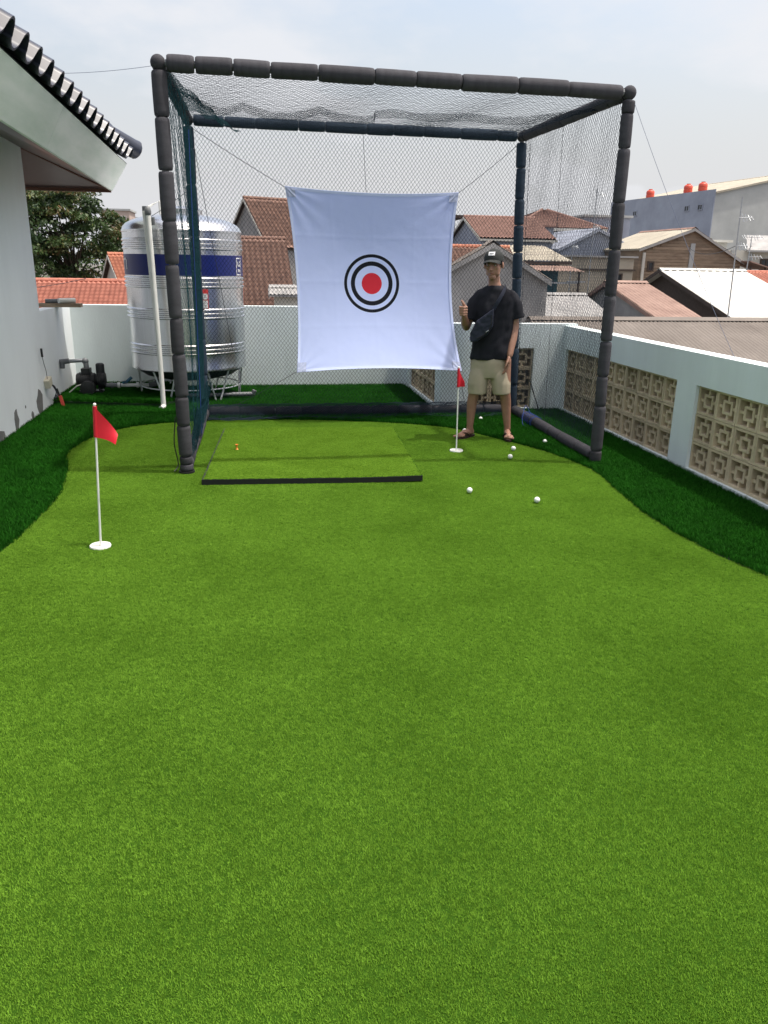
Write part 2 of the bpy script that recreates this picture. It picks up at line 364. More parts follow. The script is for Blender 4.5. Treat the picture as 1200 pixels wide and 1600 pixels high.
# right wall: inner face x = 3.48
def wall_boxes(b, a0, a1, openings, t0, t1, axis, H):
    def bx(p0, p1, z0, z1):
        if axis == 'y': b.box((t0, p0, z0), (t1, p1, z1))
        else: b.box((p0, t0, z0), (p1, t1, z1))
    bx(a0, a1, -0.04, ZB); bx(a0, a1, ZT, H); p = a0
    for o0, o1 in openings: bx(p, o0, ZB, ZT); p = o1
    bx(p, a1, ZB, ZT)
rw = empty('parapet_wall', 'long white parapet wall with breeze block panels along the right side', 'wall', (3.48, 5, 0))
def under(o, parent):                      # parent while keeping world coordinates in the mesh
    o.parent = parent; o.matrix_parent_inverse = parent.matrix_basis.inverted() if False else Matrix.Translation(-Vector(parent.location)); return o
b = MB(); wall_boxes(b, -3.0, 8.58, [(3.06, 5.75), (6.05, 8.74-0.24)], 3.48, 3.63, 'y', 0.965)
under(b.build('wall_body', WHITE), rw)
WROOT = empty
def panel_root(wall):
    return wall
def block_panel_w(wall, n, L0, ang, origin):
    before = set(bpy.data.objects); block_panel(wall, n, L0, ang, origin)
    for o in set(bpy.data.objects)-before: o.matrix_parent_inverse = Matrix.Translation(-Vector(wall.location))
block_panel_w(rw, 10, 2.45, R(-90), (3.505, 8.50, 0))
block_panel_w(rw, 10, 2.69, R(-90), (3.505, 5.75, 0))
bw = empty('parapet_wall', 'short white corner wall with breeze block panel behind the standing person', 'wall', (2.75, 8.6, 0))
b = MB(); wall_boxes(b, 2.05, 3.63, [(2.39, 3.13)], 8.58, 8.73, 'x', 0.985)
under(b.build('wall_body', WHITE), bw); block_panel_w(bw, 3, 0.74, 0, (2.39, 8.605, 0))
vw = empty('parapet_wall', 'white side wall with breeze blocks below the target sheet corner', 'wall', (2.1, 9.6, 0))
b = MB(); wall_boxes(b, 8.73, 10.6, [(8.86, 10.40)], 2.05, 2.20, 'y', 0.99)
under(b.build('wall_body', WHITE), vw); block_panel_w(vw, 6, 1.54, R(-90), (2.075, 10.40, 0))
kw = empty('parapet_wall', 'plain white back wall running behind the steel water tank', 'wall', (0, 10.65, 0))
under(MB().box((-2.45, 10.6, -0.04), (2.20, 10.75, 1.05)).build('wall_body', WHITE), kw)
lw = empty('parapet_wall', 'low white wall on the left continuing from the house to the corner', 'wall', (-2.37, 9.9, 0))
under(MB().box((-2.45, 9.15, -0.04), (-2.30, 10.6, 1.055)).build('wall_body', WALLL), lw)

# ------------------------------------------------------------------ house on the left: wall, soffit, fascia, glazed tile roof
H = empty('house', 'pale house on the left with glazed dark tile roof and deep eaves', 'house', (-4, 4, 0))
def hp(o): return under(o, H)
MIX = mat('fascia_board', (0.86, 0.90, 0.86), 0.6, col2=(0.60, 0.70, 0.62), vscale=1.6, detail=7, stretch=(1, 0.6, 3.5), bump=0.05, bscale=10)
SOF = mat('soffit_board', (0.105, 0.066, 0.062), 0.36, var=0.3, vscale=1.5)
TRIM = mat('brown_trim', (0.11, 0.045, 0.03), 0.6)
GLAZE = mat('glazed_tile', (0.040, 0.047, 0.072), 0.34, var=0.3, vscale=6, spec=0.45)
YE, XE = 10.0, -1.40           # eave corner
def ez(y): return -0.022*(y-6.0)           # the eave runs very slightly downhill
hp(MB().box((-6.5, -4.0, -0.04), (-2.30, 9.15, 2.72)).build('wall', WALLL))
# soffit: two sloping planes meeting on a hip line
b = MB(); zi = 2.69
b.add([(-1.56, -4, 2.44+ez(-4)), (-1.56, 9.86, 2.44+ez(9.86)), (-2.34, 9.17, zi), (-2.34, -4, zi+0.05)], [(0, 1, 2, 3)])
b.add([(-1.56, -4, 2.47+ez(-4)), (-1.56, 9.86, 2.47+ez(9.86)), (-2.34, 9.17, zi+0.03), (-2.34, -4, zi+0.08)], [(3, 2, 1, 0)])
hp(b.build('soffit', SOF))
b = MB()
b.add([(-1.56, 9.86, 2.44+ez(9.86)), (-6.5, 9.86, 2.36), (-6.5, 9.15, zi), (-2.34, 9.15, zi)], [(0, 1, 2, 3)])
b.add([(-1.56, 9.86, 2.47+ez(9.86)), (-6.5, 9.86, 2.39), (-6.5, 9.15, zi+0.03), (-2.34, 9.15, zi+0.03)], [(3, 2, 1, 0)])
hp(b.build('soffit', SOF))
hp(MB().tube([(-1.57, 9.86, 2.345), (-2.30, 9.17, 2.675)], 0.012, 6).build('soffit_trim', TRIM))
hp(MB().box((-6.5, 9.84, 2.325), (-1.56, 9.885, 2.36)).build('soffit_trim', TRIM))
# fascia boards: lean outward at the top
def fascia(y0, y1, x_in=0.0):
    b = MB(); vs = []
    for y, ye in ((y0, y0), (y1, y1)):
        vs += [(-1.57, y, 2.43+ez(y)), (-1.545, y, 2.43+ez(y)), (-1.385, y + (0.14 if y == y1 and y1 > 9 else 0), 2.73+ez(y)), (-1.41, y + (0.14 if y == y1 and y1 > 9 else 0), 2.73+ez(y))]
    b.add(vs, [(0, 1, 2, 3), (7, 6, 5, 4), (0, 4, 5, 1), (1, 5, 6, 2), (2, 6, 7, 3), (3, 7, 4, 0)]); return b
hp(fascia(-4.0, 2.6).build('fascia_board', MIX)); hp(fascia(2.603, 6.9).build('fascia_board', MIX)); hp(fascia(6.903, 9.87).build('fascia_board', MIX))
b = MB(); b.add([(-1.545, 9.87, 2.345), (-1.385, 10.01, 2.643), (-6.5, 10.01, 2.643), (-6.5, 9.87, 2.345), (-1.545, 9.84, 2.345), (-1.41, 9.98, 2.643), (-6.5, 9.98, 2.643), (-6.5, 9.84, 2.345)],
             [(0, 1, 2, 3), (7, 6, 5, 4), (0, 4, 5, 1), (1, 5, 6, 2), (2, 6, 7, 3), (3, 7, 4, 0)])
hp(b.build('fascia_board', MIX))
# S-profile tiles, each one an object
TW, TL, SL = 0.305, 0.42, R(27)
def s_tile_mesh():
    """width along y, length up-slope along -x, slope included; the profile is a pan and a barrel"""
    prof = []
    for k in range(13):
        t = k/12; y = (t-0.5)*(TW+0.03)
        if t < 0.5: z = -0.045*math.sin(math.pi*t/0.5)**0.8
        else: z = 0.092*math.sin(math.pi*(t-0.5)/0.5)**0.65
        prof.append((y, z))
    V = []; th = 0.016
    for x in (0.0, -TL):
        for (y, z) in prof: V.append((x, y, z))
        for (y, z) in prof: V.append((x, y, z-th))
    n = 13; fs = []
    for i in range(n-1):
        fs += [(i, i+1, 2*n+i+1, 2*n+i), (n+i, 3*n+i, 3*n+i+1, n+i+1), (i, n+i, n+i+1, i+1), (2*n+i, 2*n+i+1, 3*n+i+1, 3*n+i)]
    fs += [(0, 2*n, 3*n, n), (n-1, 2*n-1, 4*n-1, 3*n-1)]
    M_ = MB().add(V, fs); return M_.mesh('roof_tile', True)
tme = s_tile_mesh(); tme.materials.append(GLAZE)
z_e = 2.80
for row in range(4):
    d = row*(TL-0.07); x = -1.32 - d*math.cos(SL); z = z_e + d*math.sin(SL) + row*0.004
    for i in range(40):
        y = 9.93 - TW*(i+0.5)
        if y + 0.10 > YE - (XE - x) + 0.05 or y < -2: continue
        o = inst('roof_tile', tme, H, (x, y, z + ez(y)), (0, SL + rng.uniform(-0.01, 0.01), rng.uniform(-0.012, 0.012)))
        o.matrix_parent_inverse = Matrix.Translation(-H.location)
for row in range(3):
    d = row*(TL-0.07); y = 10.08 - d*math.cos(SL); z = z_e + d*math.sin(SL) + row*0.004
    for i in range(10):
        x = -1.55 - TW*(i+0.5)
        if x - 0.1 > XE - (YE - y) - 0.02: continue
        o = inst('roof_tile', tme, H, (x, y, z - 0.088), (0, SL, R(90)))
        o.matrix_parent_inverse = Matrix.Translation(-H.location)
b = MB(); b.add([(-1.38, -4, 2.735+ez(-4)), (-1.38, 10.0, 2.735+ez(10)), (-4.4, 7.0, 4.25), (-4.4, -4, 4.25)], [(0, 1, 2, 3)]).add([(-1.38, 10.0, 2.735+ez(10)), (-4.4, 7.0, 4.25), (-6.5, 7.0, 4.25), (-6.5, 10.0, 2.65)], [(0, 1, 2, 3)])
hp(b.build('roof_underlay', mat('underlay', (0.05, 0.055, 0.06), 0.9)))
hd = Vector((-1, -1, math.tan(SL)*1.0)).normalized()
for k in range(6):                                            # hip ridge tiles
    p0 = Vector((-1.27, 10.13, 2.80)) + hd*(0.40*k); p1 = p0 + hd*0.44
    b = MB(); rr = 0.10
    b.tube([p0, p0+hd*0.02, p0+hd*0.06, p1], [rr*0.86, rr*1.06, rr, rr*0.93], 12); hp(b.build('ridge_tile', GLAZE, None, True))
# raw cement patches at the foot of the left wall
PATCH = mat('raw_cement_patch', (0.21, 0.21, 0.205), 0.95, var=0.35, vscale=9)
def patch(y, z, w, h, seed):
    r = random.Random(seed); pl = []
    for k in range(11):
        t = 2*math.pi*k/11; pl.append((y + w/2*math.cos(t)*r.uniform(0.7, 1.15), max(0.0, z + h/2*math.sin(t)*r.uniform(0.8, 1.12))))
    hp(MB().prism(pl, 'x', -2.302, -2.296).build('plaster_patch', PATCH))
patch(8.75, 0.13, 0.26, 0.28, 1); patch(7.86, 0.10, 0.14, 0.24, 2); patch(7.30, 0.05, 0.40, 0.14, 3); patch(8.42, 0.05, 0.10, 0.09, 4); patch(6.9, 0.06, 0.5, 0.15, 6); patch(8.20, 0.18, 0.03, 0.03, 7)
# plank and pipe offcuts on the wall corner
pk = empty('timber_plank', 'weathered plank lying across the low left wall', 'plank', (-2.3, 10.3, 1.055))
under(MB().box((-3.0, 9.88, 1.058), (-2.02, 10.02, 1.10), None).build('board', mat('plank_wood', (0.33, 0.25, 0.17), 0.85, var=0.4, vscale=5, stretch=(1, 8, 8))), pk)
tag(MB().tube([(-2.42, 9.93, 1.125), (-2.22, 9.97, 1.125)], 0.025, 10).build('pipe_offcut', PVCG, None, True), 'dark grey pipe offcut on the plank', 'pipe')
tag(MB().tube([(-2.26, 9.885, 1.13), (-2.10, 10.0, 1.13)], 0.030, 10).build('pipe_offcut', PVCW, None, True), 'white pipe offcut on the plank', 'pipe')

# ================================================================== GOLF CAGE
X0, X1, Y0, Y1, HC = -0.57, 2.84, 6.12, 8.44, 2.88
CG = empty('golf_cage', 'tall golf practice cage of foam padded poles and netting', 'golf cage', ((X0+X1)/2, (Y0+Y1)/2, 0))
def cp(o): return under(o, CG)
c_fl, c_fr, c_rl, c_rr = Vector((X0, Y0, 0)), Vector((X1, Y0-0.03, 0)), Vector((X0+0.01, Y1+0.03, 0)), Vector((X1+0.01, Y1-0.05, 0))
t_fl, t_fr, t_rl, t_rr = Vector((X0-0.02, Y0, HC)), Vector((X1-0.01, Y0, HC-0.03)), Vector((X0, Y1, HC+0.01)), Vector((X1-0.06, Y1, HC-0.01))
FR_ = 0.051
def foam_mesh(Lr):
    """a bulging sleeve along +z, length 1 (scaled), rounded ends; Lr = real length for the end rounding"""
    e = 0.016/Lr; prof = [(FR_*0.86, 0.0), (FR_*0.97, e*0.6), (FR_, e*1.8), (FR_*1.015, 0.5), (FR_, 1-e*1.8), (FR_*0.97, 1-e*0.6), (FR_*0.86, 1.0)]
    me = MB().lathe(prof, 14).mesh('foam_sleeve', True); me.materials.append(FOAM); return me
FM = {k: foam_mesh(k) for k in (0.15, 0.25, 0.35, 0.45)}
FOAMB = mat('blue_grey_foam', (0.034, 0.055, 0.085), 0.85, var=0.35, vscale=6, bump=0.35, bscale=160, spec=0.25)
FMB = {k: me_.copy() for k, me_ in FM.items()}
for me_ in FMB.values(): me_.materials.clear(); me_.materials.append(FOAMB)
def sleeve(p, q, rad=1.0, FM=FM):
    d = q-p; Ln = d.length; key = min(FM, key=lambda k: abs(k-Ln))
    o = bpy.data.objects.new('foam_sleeve', FM[key]); COL.objects.link(o); o.parent = CG; o.matrix_parent_inverse = Matrix.Translation(-CG.location)
    o.location = p; quat = d.to_track_quat('Z', 'Y'); o.rotation_euler = quat.to_euler(); k = rad*rng.uniform(0.95, 1.05); o.scale = (k, k, Ln)
    return o
def padded(a, b_, breaks=None, rad=1.0, fm=FM):
    d = b_-a; Ln = d.length; cp(MB().tube([a, b_], 0.024, 8).build('frame_pipe', PVCG, None, True))
    if breaks is None:
        breaks = [0.055]; p = 0.055
        while p < Ln-0.30:
            p += rng.uniform(0.24, 0.42); breaks.append(min(p, Ln-0.055))
        if Ln-0.055-breaks[-1] > 0.05: breaks.append(Ln-0.055)
        breaks = [k/Ln for k in breaks]
    for k in range(len(breaks)-1):
        j = lambda: Vector((rng.uniform(-1, 1), rng.uniform(-1, 1), rng.uniform(-1, 1)))*0.003
        sleeve(a + d*breaks[k] + j(), a + d*(breaks[k+1]) - d.normalized()*0.006 + j(), rad, fm)
padded(c_fl, t_fl, [z/HC for z in (0.02, 0.075, 0.143, 0.382, 0.606, 0.93, 1.193, 1.574, 1.871, 2.205, 2.546, 2.835)], 1.0)
padded(c_fr, t_fr, [z/(HC-0.03) for z in (0.02, 0.115, 0.495, 0.746, 1.027, 1.386, 1.738, 2.086, 2.472, 2.71, 2.80)], 0.95)
padded(c_rl, t_rl, fm=FMB); padded(c_rr, t_rr, fm=FMB)
tl = (t_fr-t_fl).length
padded(t_fl, t_fr, [(x-t_fl.x)/(t_fr.x-t_fl.x) for x in (-0.53, -0.342, -0.084, 0.168, 0.501, 0.904, 1.204, 1.534, 1.962, 2.351, 2.77)], 1.05)
padded(t_rl, t_rr, fm=FMB); padded(t_fl, t_rl); padded(t_fr, t_rr)
up = Vector((0, 0, 0.06))
padded(c_fl+up, c_rl+up); padded(c_fr+up, c_rr+up); padded(c_rl+up, c_rr+up)
for c in (t_fl, t_fr, t_rl, t_rr):
    cp(MB().ball(c, FR_*1.02, 14, 10).build('corner_cap', FOAM, None, True))
for c in (c_fl, c_fr): cp(MB().lathe([(0.03, 0.0), (0.062, 0.003), (0.062, 0.018), (0.03, 0.02)], 14, Matrix.Translation(c+Vector((0, 0, 0.0)))).build('pole_foot', BLACK, None, True))

def net(name, fn, w, h, dx=0.038, dy=0.050, r=0.0016, m=NETM, jit=0.0015):
    """diamond mesh of cords; fn maps arrays (u, v) in metres to points"""
    ni, nj = int(w/(dx/2)), int(h/(dy/2)); I, J = np.meshgrid(np.arange(ni+1), np.arange(nj+1), indexing='ij')
    u = I*(w/ni); v = J*(h/nj)
    Pn = fn(u, v) + nrng.normal(0, jit, u.shape+(3,))
    e = []
    ev = (I+J) % 2 == 0
    a = np.argwhere(ev & (I < ni) & (J < nj)); e.append((Pn[a[:, 0], a[:, 1]], Pn[a[:, 0]+1, a[:, 1]+1]))
    a = np.argwhere(ev & (I < ni) & (J > 0)); e.append((Pn[a[:, 0], a[:, 1]], Pn[a[:, 0]+1, a[:, 1]-1]))
    A = np.concatenate([x[0] for x in e]); B = np.concatenate([x[1] for x in e])
    D = B-A; D /= np.linalg.norm(D, axis=1)[:, None]+1e-9
    ref = np.where(np.abs(D[:, 2:3]) < 0.8, np.array([[0, 0, 1.0]]), np.array([[1.0, 0, 0]]))
    S = np.cross(D, ref); S /= np.linalg.norm(S, axis=1)[:, None]+1e-9; T = np.cross(D, S)
    N = len(A); V = np.empty((N, 6, 3))
    for k in range(3):
        o = S*math.cos(k*2.0944)*r + T*math.sin(k*2.0944)*r; V[:, k] = A+o; V[:, 3+k] = B+o
    base = (np.arange(N)*6)[:, None]
    Q = np.concatenate([base+np.array([[k, (k+1) % 3, 3+(k+1) % 3, 3+k]]) for k in range(3)])
    me = fast_mesh(name, V.reshape(-1, 3), Q); me.materials.append(m)
    return cp(link(name, me))
st3 = lambda x, y, z: np.stack([x, y, z], -1)
W_, D_, H_ = X1-X0, Y1-Y0, HC
def back_net(u, v): return st3(X0+u, Y1+0.03+0.05*np.sin(math.pi*u/W_)*np.sin(math.pi*v/H_)+0.012*np.sin(u*7+v*3), v)
net('back_net', back_net, W_, H_-0.02)
def left_net(u, v): return st3(X0+0.02+0.06*np.sin(math.pi*u/D_)*np.sin(math.pi*v/H_)+0.025*np.sin(u*16+v*2.0)*(0.3+0.7*v/H_), Y0+0.03+u*0.985, v)
net('side_net', left_net, D_, H_-0.05, r=0.0012, m=NETG)
def right_net(u, v): return st3(X1+0.02-0.05*v/H_+0.03*np.sin(math.pi*u/D_)*np.sin(math.pi*v/H_)+0.006*np.sin(u*9+v*4), Y0+0.03+u*0.985, v)
net('side_net', right_net, D_, H_-0.05)
def top_net(u, v): return st3(X0+u, Y0+0.03+v, HC-0.03-0.05*np.clip(np.sin(math.pi*u/W_), 0, 1)**0.7*np.sin(math.pi*v/D_)-0.012*np.sin(u*6.0+v*2))
net('roof_net', top_net, W_, D_-0.03, 0.036, 0.046, 0.0013)
# slack fold of spare net hanging in swags under the roof
def swag(u, v):
    s = np.abs(np.sin(math.pi*(u/0.62)+0.5))**0.9
    env = np.clip(u/0.35, 0, 1)*np.clip((W_-u)/0.5, 0, 1)
    amp = np.where(u < 1.6, 0.065, 0.018)
    z0 = HC-0.045-0.02*env
    return st3(X0+0.02+u*0.985, Y0+0.48+0.33*env+0.015*np.sin(u*17+v*60), z0-(0.010+amp*s)*env-v*(0.35+0.65*env))
net('net_fold', swag, W_, 0.062, 0.026, 0.014, 0.0018)
def swag2(u, v):
    return st3(X0+0.03+u*0.16+v*0.25, Y0+0.05+u, HC-0.03-v*(0.45*(1-u/D_)+0.12)+0.012*np.sin(u*10+v*9))
net('net_fold', swag2, D_, 0.40, 0.034, 0.040, 0.0014, NETG)
# net skirt lying over the rear bar and on the turf
def skirt(u, v):
    y = np.where(v < 0.12, Y1+0.02-0.09*(v/0.12), Y1-0.07-(v-0.12)*1.2*(0.75+0.25*np.sin(u*5)))
    z = np.where(v < 0.12, 0.125-0.04*(v/0.12)**2, np.maximum(0.020, 0.085-(v-0.12)*0.75)) + 0.012*np.abs(np.sin(u*13+v*20))
    return st3(X0+0.05+u, y, z)
net('net_skirt', skirt, W_-0.1, 0.34, 0.030, 0.020, 0.0024)
def skl(u, v):
    return st3(X0+0.03+v*0.12+0.03*np.sin(u*9), Y0+0.08+u, 0.11+v*0.6+0.02*np.sin(u*12+v*7))
net('net_skirt', skl, D_-0.15, 0.5, 0.03, 0.03, 0.0016, NETG)
# cords of the cage
ROPE = mat('dark_cord', (0.035, 0.04, 0.05), 0.8); GROPE = mat('grey_blue_cord', (0.16, 0.18, 0.26), 0.7); BROPE = mat('blue_cord', (0.02, 0.06, 0.28), 0.7)
def cord(pts, r=0.0022, m=ROPE, sag=0.0, parent=CG, name='cord'):
    a, b_ = Vector(pts[0]), Vector(pts[-1])
    if len(pts) == 2: pts = [a.lerp(b_, t/12) + Vector((0, 0, -sag*4*(t/12)*(1-t/12))) for t in range(13)]
    o = MB().tube(pts, r, 5).build(name, m)
    return cp(o) if parent is CG else o
cord([(1.13, Y1+0.0, HC-0.05), (1.15, 8.33, 2.28)]); cord([(X0+0.03, Y1-0.02, HC-0.1), (X0+0.33, Y1+0.04, 0.7)], 0.003)
cord([(X1-0.02, 7.4, HC-0.06), (X1+0.03, 7.42, 0.1)], 0.002); cord([(X1-0.03, 8.25, HC-0.1), (X1+0.01, 8.25, 0.12)], 0.003)
cord([(-0.5, 7.0, 0.0+0.13), (-0.47, 7.0, 2.6)], 0.003, BROPE)
cord([(2.86, 6.09, 2.79), (3.52, 5.35, 0.97)], 0.0017, GROPE, 0.05); cord([(-0.62, 6.12, 2.86), (-1.50, 7.25, 3.0)], 0.0017, GROPE, 0.012)
cord([(-0.58, 8.46, 2.28), (-1.28, 9.62, 1.98)], 0.003, ROPE, 0.02)
for k in range(7):
    yy = 7.55+0.05*k+rng.uniform(-0.01, 0.01); pts = [(X1+0.066*math.cos(t/8*6.283), yy+0.02*t/8, 0.06+0.066*math.sin(t/8*6.283)) for t in range(9)]
    cord(pts, 0.003, BROPE, name='binding_cord')
cp(MB().tube(catmull([(2.84, 7.75, 0.12), (2.80, 7.8, 0.2), (2.74, 7.7, 0.13), (2.72, 7.62, 0.03), (2.8, 7.52, 0.02)], 6), 0.003, 5).build('binding_cord', BROPE))
cord(catmull([(-0.63, 6.10, 0.45), (-0.65, 6.09, 0.25), (-0.63, 6.09, 0.08), (-0.66, 6.05, 0.03)], 5), 0.005, BLACK)

# ------------------------------------------------------------------ target sheet
TS = empty('target_sheet', 'white fabric golf target sheet with black rings and red bullseye', 'target sheet', (1.24, 8.3, 0.5))
def tp(o): return under(o, TS)
m = bpy.data.materials.new('target_print'); m.use_nodes = True; t = m.node_tree; lk = t.links.new; pb = t.nodes['Principled BSDF']
uvn = t.nodes.new('ShaderNodeUVMap'); uvn.uv_map = 'metres'
ln = t.nodes.new('ShaderNodeVectorMath'); ln.operation = 'LENGTH'; lk(uvn.outputs[0], ln.inputs[0])
cr = t.nodes.new('ShaderNodeValToRGB'); cr.color_ramp.interpolation = 'CONSTANT'; wcol = (0.62, 0.71, 1.0, 1); bc = (0.012, 0.014, 0.022, 1)
el = cr.color_ramp.elements; el[0].position = 0; el[0].color = (0.66, 0.035, 0.06, 1); el[1].position = 0.102; el[1].color = wcol
for ps, c in ((0.175, bc), (0.215, wcol), (0.255, bc), (0.2875, wcol)):
    e_ = el.new(ps); e_.color = c
lk(ln.outputs['Value'], cr.inputs[0]); lk(cr.outputs[0], pb.inputs['Base Color']); pb.inputs['Roughness'].default_value = 0.8; pb.inputs['Specular IOR Level'].default_value = 0.2
wv = t.nodes.new('ShaderNodeTexNoise'); wv.inputs['Scale'].default_value = 5; bp = t.nodes.new('ShaderNodeBump'); bp.inputs['Strength'].default_value = 0.25; bp.inputs['Distance'].default_value = 0.02
lk(uvn.outputs[0], wv.inputs['Vector']); lk(wv.outputs['Fac'], bp.inputs['Height']); lk(bp.outputs[0], pb.inputs['Normal'])
trn = t.nodes.new('ShaderNodeBsdfTranslucent'); lk(cr.outputs[0], trn.inputs[0]); ms = t.nodes.new('ShaderNodeMixShader'); ms.inputs[0].default_value = 0.30
lk(pb.outputs[0], ms.inputs[1]); lk(trn.outputs[0], ms.inputs[2]); lk(ms.outputs[0], t.nodes['Material Output'].inputs[0])
def sheet_pt(s, q):
    """s across 0..1, q up 0..1"""
    xl = 0.41+(0.338-0.41)*q + 0.062*4*q*(1-q); xr = 2.148+(2.108-2.148)*q - 0.070*4*q*(1-q)
    zb = 0.527 + 0.005*s + 0.042*4*s*(1-s); zt = 2.320-0.008*s - 0.040*4*s*(1-s)
    y = 8.33 - 0.03*4*s*(1-s) - 0.30*(1-q)**3 + 0.05*math.sin(math.pi*q)*math.sin(math.pi*s)
    # small creases pulled out of the corners
    for cs, cq in ((0, 0), (1, 0), (0, 1), (1, 1)):
        d = math.hypot((s-cs)*1.75, (q-cq)*1.78); a = math.atan2(abs(q-cq), abs(s-cs)+1e-6); y += 0.0035*math.sin(a*14)*math.exp(-d*4.0)*min(1, d*10)
    for c0 in (0.245, 0.497, 0.75): y -= 0.0008*math.exp(-((q-c0)/0.009)**2) + 0.0005*math.exp(-((s-c0)/0.009)**2)      # storage folds
    return (xl+(xr-xl)*s, y, zb+(zt-zb)*q)
N = 128; V = []; UV = []
for off in (0.0, 0.003):
    for j in range(N+1):
        for i in range(N+1):
            x, y, z = sheet_pt(i/N, j/N); V.append((x, y+off, z)); UV.append((x-1.214, z-1.405))
M1 = (N+1)**2; Q = []
for j in range(N):
    for i in range(N):
        a = j*(N+1)+i; Q += [(a, a+1, a+N+2, a+N+1), (M1+a, M1+a+N+1, M1+a+N+2, M1+a+1)]
ring = [i for i in range(N+1)] + [j*(N+1)+N for j in range(1, N+1)] + [N*(N+1)+i for i in range(N-1, -1, -1)] + [j*(N+1) for j in range(N-1, 0, -1)]
for k in range(len(ring)): a, c = ring[k], ring[(k+1) % len(ring)]; Q.append((a, M1+a, M1+c, c))
me = fast_mesh('sheet', np.array(V), np.array(Q)); me.materials.append(m)
uvl = me.uv_layers.new(name='metres'); li = np.empty(len(me.loops), np.int32); me.loops.foreach_get('vertex_index', li)
uvl.data.foreach_set('uv', np.array(UV, np.float32)[li].ravel()); me.polygons.foreach_set('use_smooth', [True]*len(me.polygons))
tp(link('sheet', me))
for side in range(4):                                                     # sewn hem
    b = MB(); K = 40; vs = []
    for i in range(K+1):
        for w_ in (0.001, 0.016):
            f_ = 0.002+0.996*i/K; s_, q_ = ((f_, w_), (f_, 1-w_), (w_, f_), (1-w_, f_))[side]; x, y, z = sheet_pt(s_, q_); vs.append((x, y-0.0035-(0.0012 if side > 1 else 0), z))
    b.add(vs, [(2*i, 2*i+2, 2*i+3, 2*i+1) for i in range(K)]); tp(b.build('hem', mat('hem_cloth', (0.56, 0.64, 0.92), 0.85), None, True))
CPATCH = mat('corner_webbing', (0.42, 0.47, 0.66), 0.8)
for cs, cq, dst in ((0, 1, t_rl + Vector((0.05, 0, -0.08))), (1, 1, t_rr + Vector((-0.04, 0, -0.08))), (0, 0, Vector((X0+0.35, Y1-0.05, 0.14))), (1, 0, Vector((2.3, Y1, 0.14)))):
    b = MB(); K = 4; vs = []
    for j in range(K+1):
        for i in range(K+1):
            s = cs + (1-2*cs)*(0.003+0.050*i/K); q = cq + (1-2*cq)*(0.003+0.050*j/K); x, y, z = sheet_pt(s, q); vs.append((x, y-0.009, z))
    b.add(vs, [(j*(K+1)+i, j*(K+1)+i+1, (j+1)*(K+1)+i+1, (j+1)*(K+1)+i) for j in range(K) for i in range(K)]); tp(b.build('corner_patch', CPATCH))
    p = Vector(sheet_pt(cs+(1-2*cs)*0.012, cq+(1-2*cq)*0.012))
    tp(MB().lathe([(0.006, -0.007), (0.011, -0.009), (0.012, 0.004), (0.006, 0.004)], 10, Matrix.Translation(p) @ Matrix.Rotation(R(90), 4, 'X')).build('eyelet', GALV))
    tp(MB().tube([p.lerp(dst, k/8)+Vector((0, 0, -0.008*4*(k/8)*(1-k/8))) for k in range(9)], 0.0028, 5).build('tie_cord', ROPE))
# ------------------------------------------------------------------ hitting mat
HM = empty('hitting_mat', 'green turf hitting mat with black foam base inside the cage', 'mat', (MAT_C[0], MAT_C[1], 0), MAT_A)
b = MB(); V = []; nx = 14
for i in range(nx+1):
    x = -0.845+1.67*i/nx; lift = 0.010*max(0, (x-0.2)/0.6)**2
    for y in (-0.948, 0.960):
        l2 = lift if y < 0 else 0
        V += [(x, y, 0.004+l2), (x, y, 0.044+l2)]
fs = []
for i in range(nx):
    a = i*4; c = a+4; fs += [(a, c, c+1, a+1), (a+2, a+3, c+3, c+2), (a+1, c+1, c+3, a+3), (a, a+2, c+2, c)]
fs += [(0, 1, 3, 2), (nx*4, nx*4+2, nx*4+3, nx*4+1)]
b.add(V, fs).build('foam_base', BLACK, HM)
Pm = jitter_grid(-0.822, 0.815, -0.935, 0.945, 0.0138); Pm[:, 2] = 0.046 + 0.010*np.clip((Pm[:, 0]-0.2)/0.6, 0, 2)**2*(0.5-Pm[:, 1]/1.89)
b = MB(); V = [(x, y, z+0.002) for (x, y, z) in V]
b.add([(v[0]*0.990+0.008, v[1]*0.992, v[2] + (0.0 if k % 2 else 0.040)) for k, v in enumerate(V)], [(i*4+1, i*4+5, i*4+7, i*4+3) for i in range(nx)]).build('turf_sheet', GRB, HM)
sp = scatter('turf_pile', Pm, cm, 0.8, 1.1, T_MAT); sp.parent = HM; tag(sp, kind='stuff')
TEE = mat('orange_plastic', (0.75, 0.22, 0.03), 0.45)
tee = MB().lathe([(0.016, 0.0), (0.012, 0.004), (0.006, 0.012), (0.006, 0.030), (0.012, 0.040), (0.014, 0.045), (0.008, 0.042)], 12).build('golf_tee', TEE, None, True)
tee.location = (-0.19, 6.69, 0.048); tag(tee, 'small orange rubber golf tee on the hitting mat', 'golf tee')

